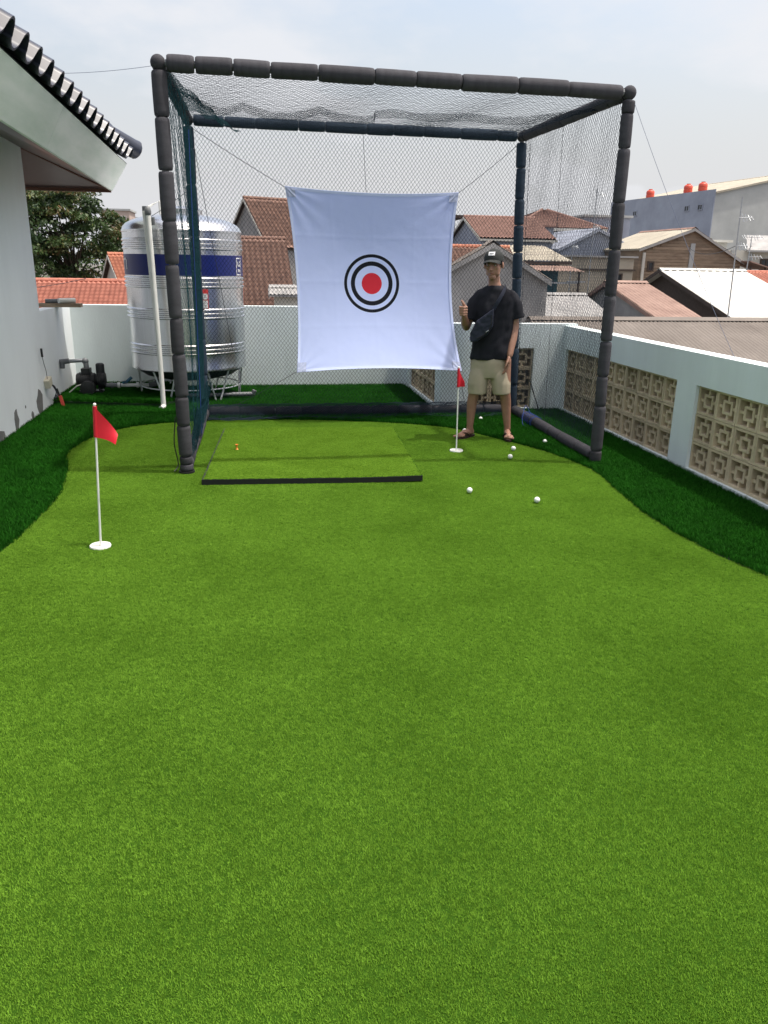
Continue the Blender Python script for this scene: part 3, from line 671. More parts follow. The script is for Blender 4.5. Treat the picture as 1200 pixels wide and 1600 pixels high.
# ------------------------------------------------------------------ flags
FLAGM = mat('red_flag_cloth', (0.62, 0.012, 0.03), 0.6, var=0.15, vscale=9); POLE = mat('white_pole', (0.80, 0.80, 0.76), 0.35)
CUP = mat('white_cup', (0.78, 0.78, 0.75), 0.4)
def flag(loc, h, label, fold, lean):
    o = empty('golf_flag', label, 'golf flag', loc, 0, 'golf flags standing in cups'); 
    MB().tube([(0, 0, -0.03), (lean*0.5, 0, h*0.5), (lean, 0, h)], [0.0065, 0.006, 0.0055], 8).build('pole', POLE, o, True)
    MB().ball((lean, 0, h), 0.009, 8, 6).build('pole_tip', POLE, o, True)
    # hanging pennant: a sleeve round the pole and a drooping triangle folded on itself
    K = 14; V = []
    for j in range(K+1):
        q = j/K
        for i in range(K+1):
            s = i/K; w = fold['w']; z = h-0.012 - q*fold['h']*(1-0.0*s) - s*fold['drop']
            taper = (1 - abs(2*q-1)*s*0.75) if False else 1
            x = lean*(z/h) + s*w; zz = z - s*(0.5-q)*fold['h']*0.72
            y = fold['depth']*math.sin(s*math.pi*fold['waves'] + q*1.3)*s
            x -= fold['curl']*s*s
            V.append((x, y-0.008, zz))
    fs = [(j*(K+1)+i, j*(K+1)+i+1, (j+1)*(K+1)+i+1, (j+1)*(K+1)+i) for j in range(K) for i in range(K)]
    MB().add(V, fs).build('flag_cloth', FLAGM, o, True)
    MB().tube([(lean*(h-0.012-fold['h'])/h, 0, h-0.012-fold['h']), (lean*(h-0.01)/h, 0, h-0.01)], 0.0115, 8).build('flag_sleeve', FLAGM, o, True)
    b = MB(); ro, ri = 0.058, 0.052
    b.lathe([(ri, -0.006), (ri, 0.0105), (ro, 0.0115), (ro+0.002, 0.008), (ro+0.002, -0.006)], 28)
    b.f = [f for f in b.f if len(f) == 4]; n_ = 28
    b.build('cup_rim', CUP, o, True)
    MB().lathe([(0.0, 0.003), (ri, 0.003), (ri, 0.0055), (0.0, 0.0055)], 28).build('cup_floor', mat('cup_inside', (0.55, 0.56, 0.52), 0.5), o)
    return o
flag((-0.935, 4.465, 0), 0.835, 'red golf flag on white pole in the left foreground', dict(w=0.125, h=0.172, drop=0.098, depth=0.040, waves=0.9, curl=0.01), 0.045)
flag((1.76, 6.65, 0), 0.75, 'red golf flag on white pole beside the standing person', dict(w=0.050, h=0.16, drop=0.050, depth=0.030, waves=1.2, curl=0.0), -0.012)

# ------------------------------------------------------------------ golf balls
bme = MB().ball((0, 0, 0), 0.0214, 20, 14).mesh('golf_ball', True)
BALLM = mat('golf_ball_white', (0.80, 0.82, 0.78), 0.3, coat=0.3); bme.materials.append(BALLM)
nt2 = BALLM.node_tree; vo = nt2.nodes.new('ShaderNodeTexVoronoi'); vo.inputs['Scale'].default_value = 260; bpn = nt2.nodes.new('ShaderNodeBump'); bpn.inputs['Strength'].default_value = 0.4; bpn.inputs['Distance'].default_value = 0.001
tco = nt2.nodes.new('ShaderNodeTexCoord'); nt2.links.new(tco.outputs['Object'], vo.inputs['Vector']); nt2.links.new(vo.outputs['Distance'], bpn.inputs['Height']); nt2.links.new(bpn.outputs[0], nt2.nodes['Principled BSDF'].inputs['Normal'])
for x, y, lb in ((1.517, 5.30, 'white golf ball on the green in front of the hitting mat corner'), (1.93, 5.01, 'white golf ball nearest to the camera'),
                 (2.148, 6.29, 'white golf ball, front one of the close pair by the sandals'), (2.276, 6.59, 'white golf ball, rear one of the close pair by the sandals'),
                 (2.666, 6.84, 'white golf ball beside the right ground bar of the cage'), (2.372, 8.0, 'white golf ball against the rear net between the legs'),
                 (2.034, 7.40, 'white golf ball peeking out behind the left sandal')):
    o = link('golf_ball', bme); o.location = (x, y, 0.0214+0.006); o.rotation_euler = (rng.uniform(0, 6), rng.uniform(0, 6), 0); tag(o, lb, 'golf ball', 'golf balls on the green')

# ------------------------------------------------------------------ stainless water tank
TK = empty('water_tank', 'tall stainless steel water tank with blue band on a thin stand', 'water tank', (-0.80, 9.86, 0))
RT = 0.675
def ribs(z, k=3, d=0.045):
    out = []
    for i in range(k):
        c = z + i*d; out += [(RT, c-0.016), (RT+0.012, c-0.007), (RT+0.012, c+0.005), (RT, c+0.015)]
    return out
prof = [(RT*0.97, 0.375), (RT+0.004, 0.385), (RT+0.004, 0.41), (RT, 0.42)] + ribs(0.58) + ribs(0.98) + ribs(1.32) + [(RT, 1.44)]
MB().lathe(prof, 64).build('tank_body', STEEL, TK, True)
prof = [(RT, 1.44), (RT+0.002, 1.441), (RT+0.002, 1.664), (RT, 1.665)]
bb = MB().lathe(prof, 64); bb.f = [f for f in bb.f if len(f) == 4]; bb.build('blue_band', BLUE, TK, True)
prof = [(RT, 1.665)] + ribs(1.73) + [(RT, 1.90), (RT+0.006, 1.905), (RT+0.006, 1.925), (RT, 1.93)] + [(RT*math.cos(a), 1.93+0.19*math.sin(a)) for a in [R(x) for x in (10, 22, 34, 46, 58, 70, 80)]] + [(0.0, 2.125)]
MB().lathe(prof, 64).build('tank_dome', STEEL, TK, True)
MB().lathe([(0.24, 2.10), (0.24, 2.16), (0.20, 2.185), (0.0, 2.19)], 32).build('tank_lid', STEEL, TK, True)
MB().lathe([(0.0, 0.22), (0.30, 0.235), (0.52, 0.29), (RT*0.955, 0.375), (0.0, 0.38)], 48).build('tank_bowl', mat('dark_bowl', (0.03, 0.04, 0.04), 0.4), TK, True)
MB().lathe([(0.0, 1.90), (0.035, 1.90), (0.035, 2.17), (0.0, 2.175)], 12, Matrix.Translation((-0.36, -0.30, 0))).build('inlet_fitting', PVCG, TK, True)
ROD = mat('thin_steel_rod', (0.72, 0.74, 0.76), 0.35, metal=0.3)
def cyl(r, a, z): return Vector((r*math.cos(a), r*math.sin(a), z))
for k in range(6):
    a = R(-90+36+60*k); top = cyl(RT*0.93, a, 0.38)
    for da in (-0.17, 0.17):
        MB().tube([cyl(RT*0.93, a+da*1.4, 0.385), cyl(RT*0.86, a+da*0.25, 0.0)], 0.010, 8).build('stand_leg', ROD, TK, True)
MB().tube([cyl(RT*0.88, 2*math.pi*k/40, 0.16) for k in range(41)], 0.008, 6, False).build('stand_ring', ROD, TK, True)
def on_tank(polys, ang, z, r, name, m):
    """flat shapes (x, z in metres) wrapped on the shell around the angle ang"""
    for pl in polys:
        vs = [cyl(r, ang + x/RT, z+y) for x, y in pl]; n_ = len(vs)
        cen = sum(vs, Vector())/n_; 
        MB().add(vs, [tuple(range(n_))]).build(name, m, TK)
WLET = mat('white_print', (0.75, 0.76, 0.78), 0.5); RLET = mat('red_print', (0.6, 0.05, 0.05), 0.5)
def rect(x0, y0, x1, y1): return [(x0, y0), (x1, y0), (x1, y1), (x0, y1)]
rr_ = RT+0.005
# the letter that shows at the left edge of the band
on_tank([rect(-0.075, -0.055, -0.050, 0.065), rect(0.035, -0.055, 0.060, 0.050), rect(-0.050, 0.045, 0.040, 0.068)], R(-158), 1.555, rr_, 'lettering', WLET)
# the emblem at the right edge: rounded frame, two bars, an arrow head
on_tank([rect(-0.07, 0.085, 0.07, 0.097), rect(-0.07, -0.097, 0.07, -0.085), rect(-0.07, -0.085, -0.058, 0.085), rect(0.058, -0.085, 0.07, 0.085),
         rect(-0.035, 0.0, -0.020, 0.065), rect(-0.02, 0.0, 0.035, 0.014), rect(0.02, 0.014, 0.035, 0.06), [(0, -0.07), (0.035, -0.03), (-0.035, -0.03)]], R(-20), 1.545, rr_, 'emblem', WLET)
# rating sticker: red frame, white panels
on_tank([rect(-0.075, -0.11, 0.075, 0.11)], R(-71), 1.19, RT+0.016, 'sticker', RLET)
on_tank([rect(-0.064, 0.00, 0.064, 0.062), rect(-0.064, -0.098, 0.064, -0.012)], R(-71), 1.19, RT+0.019, 'sticker_panel', WLET)
on_tank([rect(-0.055, 0.045-0.022*k, 0.05, 0.050-0.022*k) for k in range(2)] + [rect(-0.055, -0.03-0.018*k, 0.045, -0.026-0.018*k) for k in range(4)], R(-71), 1.19, RT+0.021, 'sticker_line', BLACK)
# leaning white pipes
pp = empty('plastic_pipe', 'pair of long white plastic pipes leaning on the steel tank', 'pipe', (-1.06, 8.96, 0))
def pq(o): return under(o, pp)
pq(MB().tube([(-1.045, 8.97, 0.03), (-1.06, 9.05, 0.9), (-1.085, 9.14, 2.08)], 0.027, 12).build('pipe', PVCW, None, True))
pq(MB().tube([(-1.048, 9.02, 0.30), (-1.082, 9.09, 1.1), (-1.128, 9.17, 2.10)], 0.020, 12).build('pipe', PVCW, None, True))
pq(MB().ball((-1.085, 9.14, 2.09), (0.036, 0.036, 0.06), 12, 8).build('pipe_cap', PVCG, None, True)); pq(MB().tube([(-1.040, 9.17, 1.96), (-1.046, 9.165, 2.04)], 0.024, 12).build('pipe_cap', PVCG, None, True))
pq(MB().tube([(-1.045, 8.975, 0.045), (-1.05, 8.94, 0.02), (-1.07, 8.90, 0.02)], 0.029, 12).build('pipe_elbow', PVCW, None, True))
vt = MB().tube([(-1.02, 9.72, 2.02), (-1.02, 9.70, 2.24), (-1.10, 9.66, 2.19), (-1.20, 9.62, 2.13)], 0.012, 8).build('vent_pipe', PVCW, None, True); vt.parent = TK; vt.matrix_parent_inverse = Matrix.Translation(-TK.location)
# ------------------------------------------------------------------ pump and pipework
PM = empty('water_pump', 'black electric water pump with pipework by the left corner', 'water pump', (-1.95, 9.75, 0.075))
PBL = mat('pump_black', (0.018, 0.02, 0.022), 0.45, var=0.3, vscale=20)
Mx = Matrix.Translation((0, 0, 0.15)) @ Matrix.Rotation(R(90), 4, 'Y')
MB().lathe([(0.03, -0.17), (0.075, -0.165), (0.085, -0.14), (0.085, 0.04), (0.06, 0.06), (0.06, 0.075), (0.10, 0.085), (0.11, 0.12), (0.085, 0.16), (0.03, 0.17)], 20, Mx).build('motor', PBL, PM, True)
for k in range(7): MB().lathe([(0.086, -0.13+k*0.022), (0.094, -0.128+k*0.022), (0.094, -0.123+k*0.022), (0.086, -0.121+k*0.022)], 20, Mx).build('cooling_fin', PBL, PM)
MB().box((-0.10, -0.06, 0.225), (0.0, 0.06, 0.29)).build('terminal_box', PBL, PM); MB().box((-0.14, -0.07, 0.0), (0.13, 0.07, 0.03)).build('base_plate', PBL, PM)
for sx in (-0.09, 0.08):
    for sy in (-0.05, 0.03): MB().box((sx, sy, 0.028), (sx+0.03, sy+0.02, 0.085)).build('foot', PBL, PM)
MB().lathe([(0.05, 0.2), (0.05, 0.33), (0.045, 0.34), (0.03, 0.35)], 16, Matrix.Translation((0.11, 0, 0))).build('priming_chamber', PBL, PM, True)
MB().tube([(0.0, -0.12, 0.05), (-0.06, -0.18, 0.13), (-0.14, -0.14, 0.10), (-0.24, -0.10, 0.02)], 0.008, 6).build('power_cable', mat('grey_cable', (0.45, 0.45, 0.42), 0.5), PM, True)
MB().lathe([(0.05, -0.05), (0.085, -0.045), (0.085, 0.045), (0.05, 0.05)], 16, Matrix.Translation((-0.02, -0.14, 0.075)) @ Matrix.Rotation(R(90), 4, 'X')).build('pressure_vessel', PBL, PM, True)
def pl(o): return under(o, PM)
ctl = catmull([(-1.98, 9.78, 0.22), (-2.0, 9.80, 0.36), (-2.01, 9.82, 0.50), (-2.03, 9.83, 0.535), (-2.10, 9.82, 0.54), (-2.27, 9.80, 0.53)], 6)
pl(MB().tube([(-1.99, 9.79, 0.2), (-2.01, 9.81, 0.42)], 0.030, 10).build('riser_pipe', PVCG, None, True)); pl(MB().ball((-2.015, 9.815, 0.44), 0.04, 10, 8).build('elbow', PVCG, None, True))
pl(MB().tube([(-2.02, 9.815, 0.45), (-2.23, 9.79, 0.44)], 0.021, 10).build('cross_pipe', GALV, None, True)); pl(MB().tube([(-2.19, 9.79, 0.445), (-2.295, 9.78, 0.435)], 0.031, 10).build('elbow', PVCG, None, True)); pl(MB().tube([(-2.27, 9.78, 0.44), (-2.272, 9.78, 0.36)], 0.028, 10).build('elbow', PVCG, None, True))
pl(MB().tube([(-1.80, 9.76, 0.16), (-1.62, 9.78, 0.155)], 0.026, 10).build('suction_pipe', PVCG, None, True)); pl(MB().tube([(-1.62, 9.78, 0.155), (-1.30, 9.81, 0.15)], 0.022, 10).build('suction_pipe', PVCW, None, True))
for x in (-1.74, -1.66, -1.44): pl(MB().tube([(x, 9.77, 0.157), (x+0.03, 9.773, 0.157)], 0.034, 10).build('pipe_collar', PVCW if x > -1.7 else PVCG, None, True))
pl(MB().tube([(-1.58, 9.70, 0.20), (-1.56, 9.78, 0.19), (-1.50, 9.83, 0.24)], 0.018, 8).build('valve_lever', mat('valve_blue', (0.02, 0.10, 0.16), 0.5), None, True))
pl(MB().tube([(-1.30, 9.81, 0.15), (-1.22, 9.83, 0.16), (-1.16, 9.86, 0.25), (-1.12, 9.9, 0.36)], 0.032, 10).build('suction_pipe', PVCG, None, True))
tag(MB().tube([(-0.30, 9.50, 0.075), (-0.05, 9.52, 0.075)], 0.026, 10).tube([(-0.9, 9.46, 0.075), (-0.30, 9.5, 0.075)], 0.020, 10).tube([(-0.05, 9.52, 0.075), (-0.03, 9.52, 0.12)], 0.028, 10).build('drain_pipe', PVCG, None, True), 'grey drain pipe lying under the steel tank', 'pipe')
# outlet box, its cable and a red handled trowel against the left wall
ob = empty('socket_box', 'cream outlet box with black cables hanging on the left wall', 'socket box', (-2.27, 9.05, 0.3))
MB().box((-0.028, -0.06, -0.045), (0.03, 0.06, 0.045), Matrix.Rotation(R(18), 4, 'X')).build('box', mat('cream_plastic', (0.62, 0.58, 0.46), 0.5), ob)
MB().tube(catmull([(0, -0.02, 0.04), (0.005, -0.05, 0.13), (0, -0.09, 0.22), (0, -0.12, 0.30)], 5), 0.0035, 6).build('cable', ROPE, ob, True); MB().tube([(0, -0.12, 0.29), (0, -0.125, 0.38)], 0.012, 8).build('plug', BLACK, ob, True)
for k in range(3): MB().tube(catmull([(0.02, 0.05, -0.03), (0.03, 0.10+0.02*k, -0.07), (0.04+0.01*k, 0.14, -0.13-0.02*k), (0.03, 0.10-0.02*k, -0.18), (0.035, 0.16, -0.22)], 6), 0.006, 6).build('cable', ROPE, ob, True)
tr = empty('hand_trowel', 'red bladed tool standing on the turf below the outlet box', 'tool', (-2.19, 9.15, 0.0)); tr.scale = (0.75, 0.75, 0.8)
MB().add([(-0.02, 0.0, 0.18), (0.03, 0.0, 0.17), (0.065, -0.02, 0.03), (0.02, -0.02, 0.02), (-0.02, 0.012, 0.18), (0.03, 0.012, 0.17), (0.065, -0.008, 0.03), (0.02, -0.008, 0.02)], [(0, 1, 2, 3), (7, 6, 5, 4), (0, 4, 5, 1), (1, 5, 6, 2), (2, 6, 7, 3), (3, 7, 4, 0)]).build('blade', mat('red_enamel', (0.40, 0.05, 0.035), 0.5), tr)
MB().tube([(0.0, 0.006, 0.17), (-0.03, 0.01, 0.27)], 0.012, 8).build('handle', BLACK, tr, True)
# golf club like stick resting in the right corner
sk = empty('thin_stick', 'thin black stick leaning on the corner wall right of the person', 'stick', (3.15, 8.5, 0))
under(MB().tube([(3.10, 8.57, 0.36), (3.19, 8.46, 0.03)], 0.006, 6).build('shaft', BLACK, None, True), sk)

# ================================================================== NEIGHBOURHOOD BEYOND THE WALLS
def roof_surface(e0, e1, r1, r0, kind, pitch=0.23, row=0.30):
    """wavy covering on the quad eave0-eave1-ridge1-ridge0"""
    e0, e1, r1, r0 = (np.array(p, float) for p in (e0, e1, r1, r0))
    W = np.linalg.norm(e1-e0); Ls = np.linalg.norm(r0-e0)
    nrm = np.cross(e1-e0, r0-e0); nrm /= np.linalg.norm(nrm)
    if nrm[2] < 0: nrm = -nrm
    spw = 4; nu = max(2, int(W/pitch))*spw; U = np.linspace(0, 1, nu+1)
    if kind == 'tile':
        nr = max(1, int(Ls/row)); Vv = []; hv = []
        for k in range(nr): Vv += [k/nr, (k+0.999)/nr]; hv += [0.060, 0.004]
        amp = 0.036; prof = amp*np.sin(2*math.pi*U*nu/spw)
    elif kind == 'corr': Vv = [0, 0.33, 0.34, 0.66, 0.67, 1.0]; hv = [0.016, 0.008, 0.016, 0.008, 0.016, 0.008]; prof = 0.028*np.sin(2*math.pi*U*nu/spw)
    else: Vv = [0, 1]; hv = [0, 0]; prof = 0.055*(np.arange(nu+1) % spw == 1)
    G = []
    for v, h in zip(Vv, hv):
        a = e0+(r0-e0)*v; c = e1+(r1-e1)*v
        G.append(a[None]+(c-a)[None]*U[:, None]+nrm[None]*(prof+h+0.04+nrng.normal(0, 0.004, nu+1))[:, None])
    G = np.array(G); n = nu+1; I, J = np.meshgrid(np.arange(len(Vv)-1), np.arange(nu), indexing='ij'); a = (I*n+J).ravel()
    return fast_mesh('roof_covering', G.reshape(-1, 3), np.stack([a, a+1, a+n+1, a+n], 1))
def gable_house(label, apex, a, length, rf, rb, df, db, kind, rm, wm, over=0.35, base=GZ, name='house', cat='house', pitch=0.23, row=0.30, windows=(), capm=None, wallin=0.0, bargem=None):
    """apex: start of the ridge; ridge runs along angle a; the front slope falls to its right hand side"""
    ap = Vector(apex); e1 = Vector((math.cos(a), math.sin(a), 0)); e2 = Vector((math.sin(a), -math.cos(a), 0)); up_ = Vector((0, 0, 1))
    root = empty(name, label, cat, (ap.x, ap.y, base))
    def P(l, s, z): return ap + e1*l + e2*s + up_*z
    sf, sb = df/rf, db/rb; o_ = 0.25
    w0, w1 = o_+wallin, length-o_
    pts = [(rf-over, None), (0, -0.10), (-(rb-over), None)]
    zf = -df + over*sf - 0.10; zb = -db + over*sb - 0.10
    b = MB(); ring_ = lambda l: [P(l, rf-over, base-ap.z), P(l, rf-over, zf), P(l, 0, -0.10), P(l, -(rb-over), zb), P(l, -(rb-over), base-ap.z)]
    vs = ring_(w0)+ring_(w1); b.add(vs, [(0, 1, 2, 3, 4), (9, 8, 7, 6, 5)]+[(i, i+5, (i+1) % 5+5, (i+1) % 5) for i in range(5)])
    under(b.build('wall', wm), root)
    for run, dr in ((rf, df), (-rb, db)):
        e0_, e1_, r1_, r0_ = P(0, run, -dr), P(length, run, -dr), P(length, 0, 0), P(0, 0, 0)
        t_ = up_*0.07
        b = MB().add([e0_, e1_, r1_, r0_, e0_-t_, e1_-t_, r1_-t_, r0_-t_], [(0, 1, 2, 3), (7, 6, 5, 4), (0, 4, 5, 1), (1, 5, 6, 2), (2, 6, 7, 3), (3, 7, 4, 0)])
        under(b.build('roof_deck', TIMBER if kind == 'tile' else rm), root)
        if kind != 'flat':
            me = roof_surface(e0_, e1_, r1_, r0_, kind, pitch, row); me.materials.append(rm); tag(under(link('roof_covering', me), root), kind='stuff')
    if kind == 'tile':
        nn = max(2, int(length/0.4)); b = MB()
        for k in range(nn): b.tube([P(length*k/nn, 0, 0.05), P(length*(k+0.97)/nn, 0, 0.065)], [0.13, 0.11], 8)
        under(b.build('ridge_cap', capm or rm, None, True), root)
    elif kind != 'flat':
        b = MB(); q = 0.28; b.add([P(0, q, -q*sf+0.10), P(length, q, -q*sf+0.10), P(length, 0, 0.13), P(0, 0, 0.13), P(length, -q, -q*sb+0.10), P(0, -q, -q*sb+0.10)], [(0, 1, 2, 3), (3, 2, 4, 5)])
        under(b.build('ridge_cap', capm or rm), root)
    for run, dr, sg in ((rf, df, 1), (rb, db, -1)):                       # barge boards on the visible gable
        d = (P(0, sg*run, -dr)-P(0, 0, 0)); b = MB(); n0 = P(0, 0, 0)-e1*0.03; 
        vs = [n0-up_*0.16, n0+up_*0.03, n0+d+up_*0.03, n0+d-up_*0.16]; vs += [v+e1*0.03 for v in vs]
        b.add(vs, [(0, 1, 2, 3), (7, 6, 5, 4), (0, 4, 5, 1), (1, 5, 6, 2), (2, 6, 7, 3), (3, 7, 4, 0)]); under(b.build('barge_board', bargem or (rm if kind != 'tile' else PALE)), root)
    root['_e'] = 0; del root['_e']
    return root, P
def face_windows(root, specs, fm=PALE):
    """specs: (centre, right vector, width, height) windows: frame, glass and a mullion"""
    for c, rv, w, h in specs:
        c = Vector(c); rv = Vector(rv).normalized(); up_ = Vector((0, 0, 1)); nv = rv.cross(up_)
        M_ = Matrix((rv.to_4d(), up_.to_4d(), nv.to_4d(), (0, 0, 0, 1))).transposed(); M_[3] = (0, 0, 0, 1)
        for i in range(3): M_[i][3] = c[i]
        t_ = 0.10
        b = MB(); b.box((-w/2-t_, -h/2-t_, -0.05), (w/2+t_, -h/2, 0.07), M_).box((-w/2-t_, h/2, -0.05), (w/2+t_, h/2+t_, 0.07), M_).box((-w/2-t_, -h/2, -0.05), (-w/2, h/2, 0.07), M_).box((w/2, -h/2, -0.05), (w/2+t_, h/2, 0.07), M_)
        wnd = under(b.build('window', fm), root)
        g_ = MB().box((-w/2, -h/2, -0.04), (w/2, h/2, 0.02), M_).build('pane', DARK); g_.parent = wnd
        if w > 0.7:
            k_ = MB().box((-0.04, -h/2, 0.021), (0.04, h/2, 0.05), M_).build('mullion', fm); k_.parent = wnd

gable_house('long red tiled roof just behind the left part of the back wall', (-16, 42, 0.52), R(0.5), 15.5, 5.2, 5, 2.9, 2.7, 'tile', TILER, PALE)
gable_house('small orange tiled gable house beside the big leafy tree', (-8.42, 50, 1.85), R(21), 6, 2.7, 2.6, 1.75, 1.6, 'tile', TILEO, PALE)
gable_house('tall brown tiled house with grey gable above the tank', (-0.48, 56, 5.6), R(23), 9, 3.7, 2.6, 3.15, 2.0, 'tile', TILEB, CEM, over=0.15, pitch=0.30, row=0.38)
gable_house('lower brown tiled roof beside the tank and the target sheet', (-4.2, 47.6, 2.85), R(3.5), 6.15, 6.0, 4, 4.4, 2.8, 'tile', TILEB, CEM, over=0.2, pitch=0.30, row=0.38)
gable_house('small cement shed below the brown tiled roof', (0.75, 40.4, 0.42), R(0), 4.5, 1.0, 1.0, 0.35, 0.35, 'corr', CEM, PALE, name='shed', cat='shed', pitch=0.2)
r_, P_ = gable_house('brown tiled house with blue grey gable right of the target sheet', (14.57, 56, 4.78), R(0), 5.2, 4.5, 4.5, 1.5, 1.5, 'tile', TILEP, CEMB, over=0.2)
under(MB().box((14.5, 51.36, 3.14), (19.8, 51.48, 3.26)).build('gutter', PALE), r_)
face_windows(r_, [((17.6, 51.69, 1.9), (1, 0, 0), 1.5, 1.1)])
bx = empty('building', 'small blue grey block with dark slab roof behind the brown house', 'building', (14, 62, GZ))
under(MB().box((11.5, 60, GZ), (15.0, 66, 4.95)).build('wall', CEMB), bx); under(MB().box((11.2, 59.7, 4.955), (15.9, 66.3, 5.15)).build('roof_slab', TIMBER), bx)
gable_house('dark brown tiled roof with orange ridge behind the cement gable', (7.4, 42.5, 2.5), R(0), 6.3, 4.5, 4, 2.6, 2.2, 'tile', TILEB, CEM, capm=TILEO)
r_, P_ = gable_house('big bare cement gable wall behind the person', (9.02, 30, 2.40), R(90), 0.75, 2.42, 1.75, 1.36, 0.96, 'corr', ASB, CEM, over=0.06, pitch=0.17, bargem=CEM)
under(MB().box((11.40, 30.2, GZ), (11.62, 30.6, -0.35)).build('buttress', CEM), r_)
# shack with tan roof, teal wall and a lean-to
sk_ = empty('shack', 'teal shack with tan sheet roof and rusty lean-to', 'shack', (15, 42, GZ))
under(MB().box((13.0, 41.2, GZ), (16.05, 46.5, 1.78)).build('wall', TEAL), sk_)
me = roof_surface((12.6, 41.0, 1.86), (16.7, 41.0, 1.86), (17.0, 46.2, 2.72), (12.6, 46.2, 2.72), 'corr', 0.2); me.materials.append(TANR); tag(under(link('roof_covering', me), sk_), kind='stuff')
under(MB().box((12.6, 41.0, 1.72), (16.7, 41.12, 1.87)).build('roof_beam', TIMBER), sk_)
me = roof_surface((13.2, 39.4, 1.38), (16.75, 39.4, 1.34), (16.6, 41.15, 1.62), (13.2, 41.15, 1.64), 'corr', 0.2); me.materials.append(RUST); tag(under(link('lean_to_roof', me), sk_), kind='stuff')
for x in (13.3, 16.5): under(MB().box((x, 39.5, GZ), (x+0.09, 39.59, 1.36)).build('post', TIMBER), sk_)
under(MB().box((14.3, 39.55, 0.78), (16.5, 39.6, 0.86)).build('rail', GALV), sk_); under(MB().box((15.9, 39.5, 0.85), (16.9, 39.56, 0.92)).build('rail', GALV), sk_)
face_windows(sk_, [((14.6, 41.19, 0.95), (1, 0, 0), 0.9, 0.55)], TIMBER)
# hip roofed house
hh = empty('house', 'pale house with pinkish hipped roof and dark porch', 'house', (28, 76, GZ))
under(MB().box((24.2, 73, GZ), (31.6, 80, 4.95)).build('wall', TANW), hh)
A_, B_, C_, D4 = (23.4, 71.6, 4.95), (32.3, 71.6, 4.95), (32.3, 81, 4.95), (23.4, 81, 4.95); r0_, r1_ = (27.5, 76.0, 6.75), (28.2, 76.6, 6.75)
for q_ in ((A_, B_, r1_, r0_), (B_, C_, r1_, r1_), (C_, D4, r0_, r1_), (D4, A_, r0_, r0_)):
    me = roof_surface(*[np.array(x) for x in q_], 'tile', 0.25, 0.33); me.materials.append(TILEP); tag(under(link('roof_covering', me), hh), kind='stuff')
for q_ in (A_, B_, C_): under(MB().tube([Vector(q_)+Vector((0, 0, 0.05)), Vector(r0_ if q_ is A_ else r1_)+Vector((0, 0, 0.08))], 0.12, 6).build('hip_cap', TILEP), hh)
under(MB().box((23.4, 71.55, 4.72), (32.3, 71.75, 4.96)).build('eave_board', PALE), hh); under(MB().box((26.4, 71.9, 4.05), (32.0, 73.0, 4.70)).build('porch_beam', TANW), hh)
under(MB().box((26.5, 71.95, GZ), (26.8, 72.25, 4.05)).build('porch_post', PALE), hh); under(MB().box((31.4, 71.95, GZ), (31.7, 72.25, 4.05)).build('porch_post', PALE), hh)
face_windows(hh, [((27.6, 72.98, 3.1), (1, 0, 0), 1.0, 1.7), ((29.1, 72.98, 3.1), (1, 0, 0), 1.0, 1.7), ((30.6, 72.98, 3.1), (1, 0, 0), 0.9, 1.7)])
wg = empty('house', 'grey walled wing with white gutter in front of the hipped house', 'house', (24, 66, GZ))
under(MB().box((19.5, 62, GZ), (23.5, 70, 4.55)).build('wall', CEMB), wg); under(MB().box((19.4, 61.9, 3.35), (23.6, 61.99, 3.5)).build('gutter', PALE), wg); under(MB().box((19.3, 61.7, 4.555), (23.7, 70.2, 4.68)).build('roof_slab', TILEP), wg)
face_windows(wg, [((21.3, 61.98, 2.6), (1, 0, 0), 1.6, 1.0)])
gable_house('blue grey rendered gable house left of the right front post', (27.3, 62, 4.5), R(90), 10, 3.6, 3.3, 1.6, 1.6, 'corr', CEMB, CEMB, over=0.1)
tb_ = empty('building', 'pale blue flat block far behind the blue grey gable', 'building', (33, 80, GZ)); under(MB().box((33.6, 80, GZ), (38.5, 88, 6.5)).build('wall', CEMB), tb_); under(MB().box((33.4, 79.8, 6.5), (38.7, 88.2, 6.72)).build('roof_slab', CEML), tb_)
tw = empty('building', 'tan rendered low building with a ledge behind the small gable', 'building', (22, 54, GZ)); under(MB().box((18.0, 52, GZ), (25.6, 58, 2.25)).build('wall', TANW), tw)
under(MB().box((17.9, 51.85, 1.42), (25.7, 51.99, 1.52)).build('ledge', TIMBER), tw); under(MB().box((17.8, 51.8, 2.252), (25.8, 58.2, 2.36)).build('roof_slab', CEM), tw)
face_windows(tw, [((24.3, 51.98, 0.7), (1, 0, 0), 0.9, 0.9)], TIMBER)
gable_house('small grey gable with rusty sheet roof behind the parapet', (17.25, 38, 0.88), R(0), 2.25, 5.8, 3.0, 1.42, 1.05, 'corr', RUST, CEM, over=0.1, pitch=0.2)
gable_house('white ribbed sheet roof over a dark open gable', (22.2, 42, 1.52), R(0), 5.2, 7.8, 2.5, 2.2, 0.9, 'rib', WHITER, TIMBER, over=0.3, pitch=0.42, wallin=0.25, capm=WHITER, bargem=TIMBER)
gable_house('low grey sheet roof between cement gable and rusty roof', (12.3, 37, 0.30), R(0), 3.6, 5.0, 2, 1.3, 0.6, 'corr', CEM, CEM, pitch=0.2)
gable_house('red tiled roof at the right edge behind the white roof', (27.8, 46.5, 1.42), R(0), 10, 8, 4, 2.6, 1.4, 'tile', TILER, PALE)
r_, P_ = gable_house('weathered brick house with tan roof below the warehouse', (32.1, 56, 4.42), R(90), 8.5, 4.3, 4.2, 2.3, 1.5, 'corr', TANR, BRICKY, over=0.15, pitch=0.3, capm=TILEB, bargem=CEM)
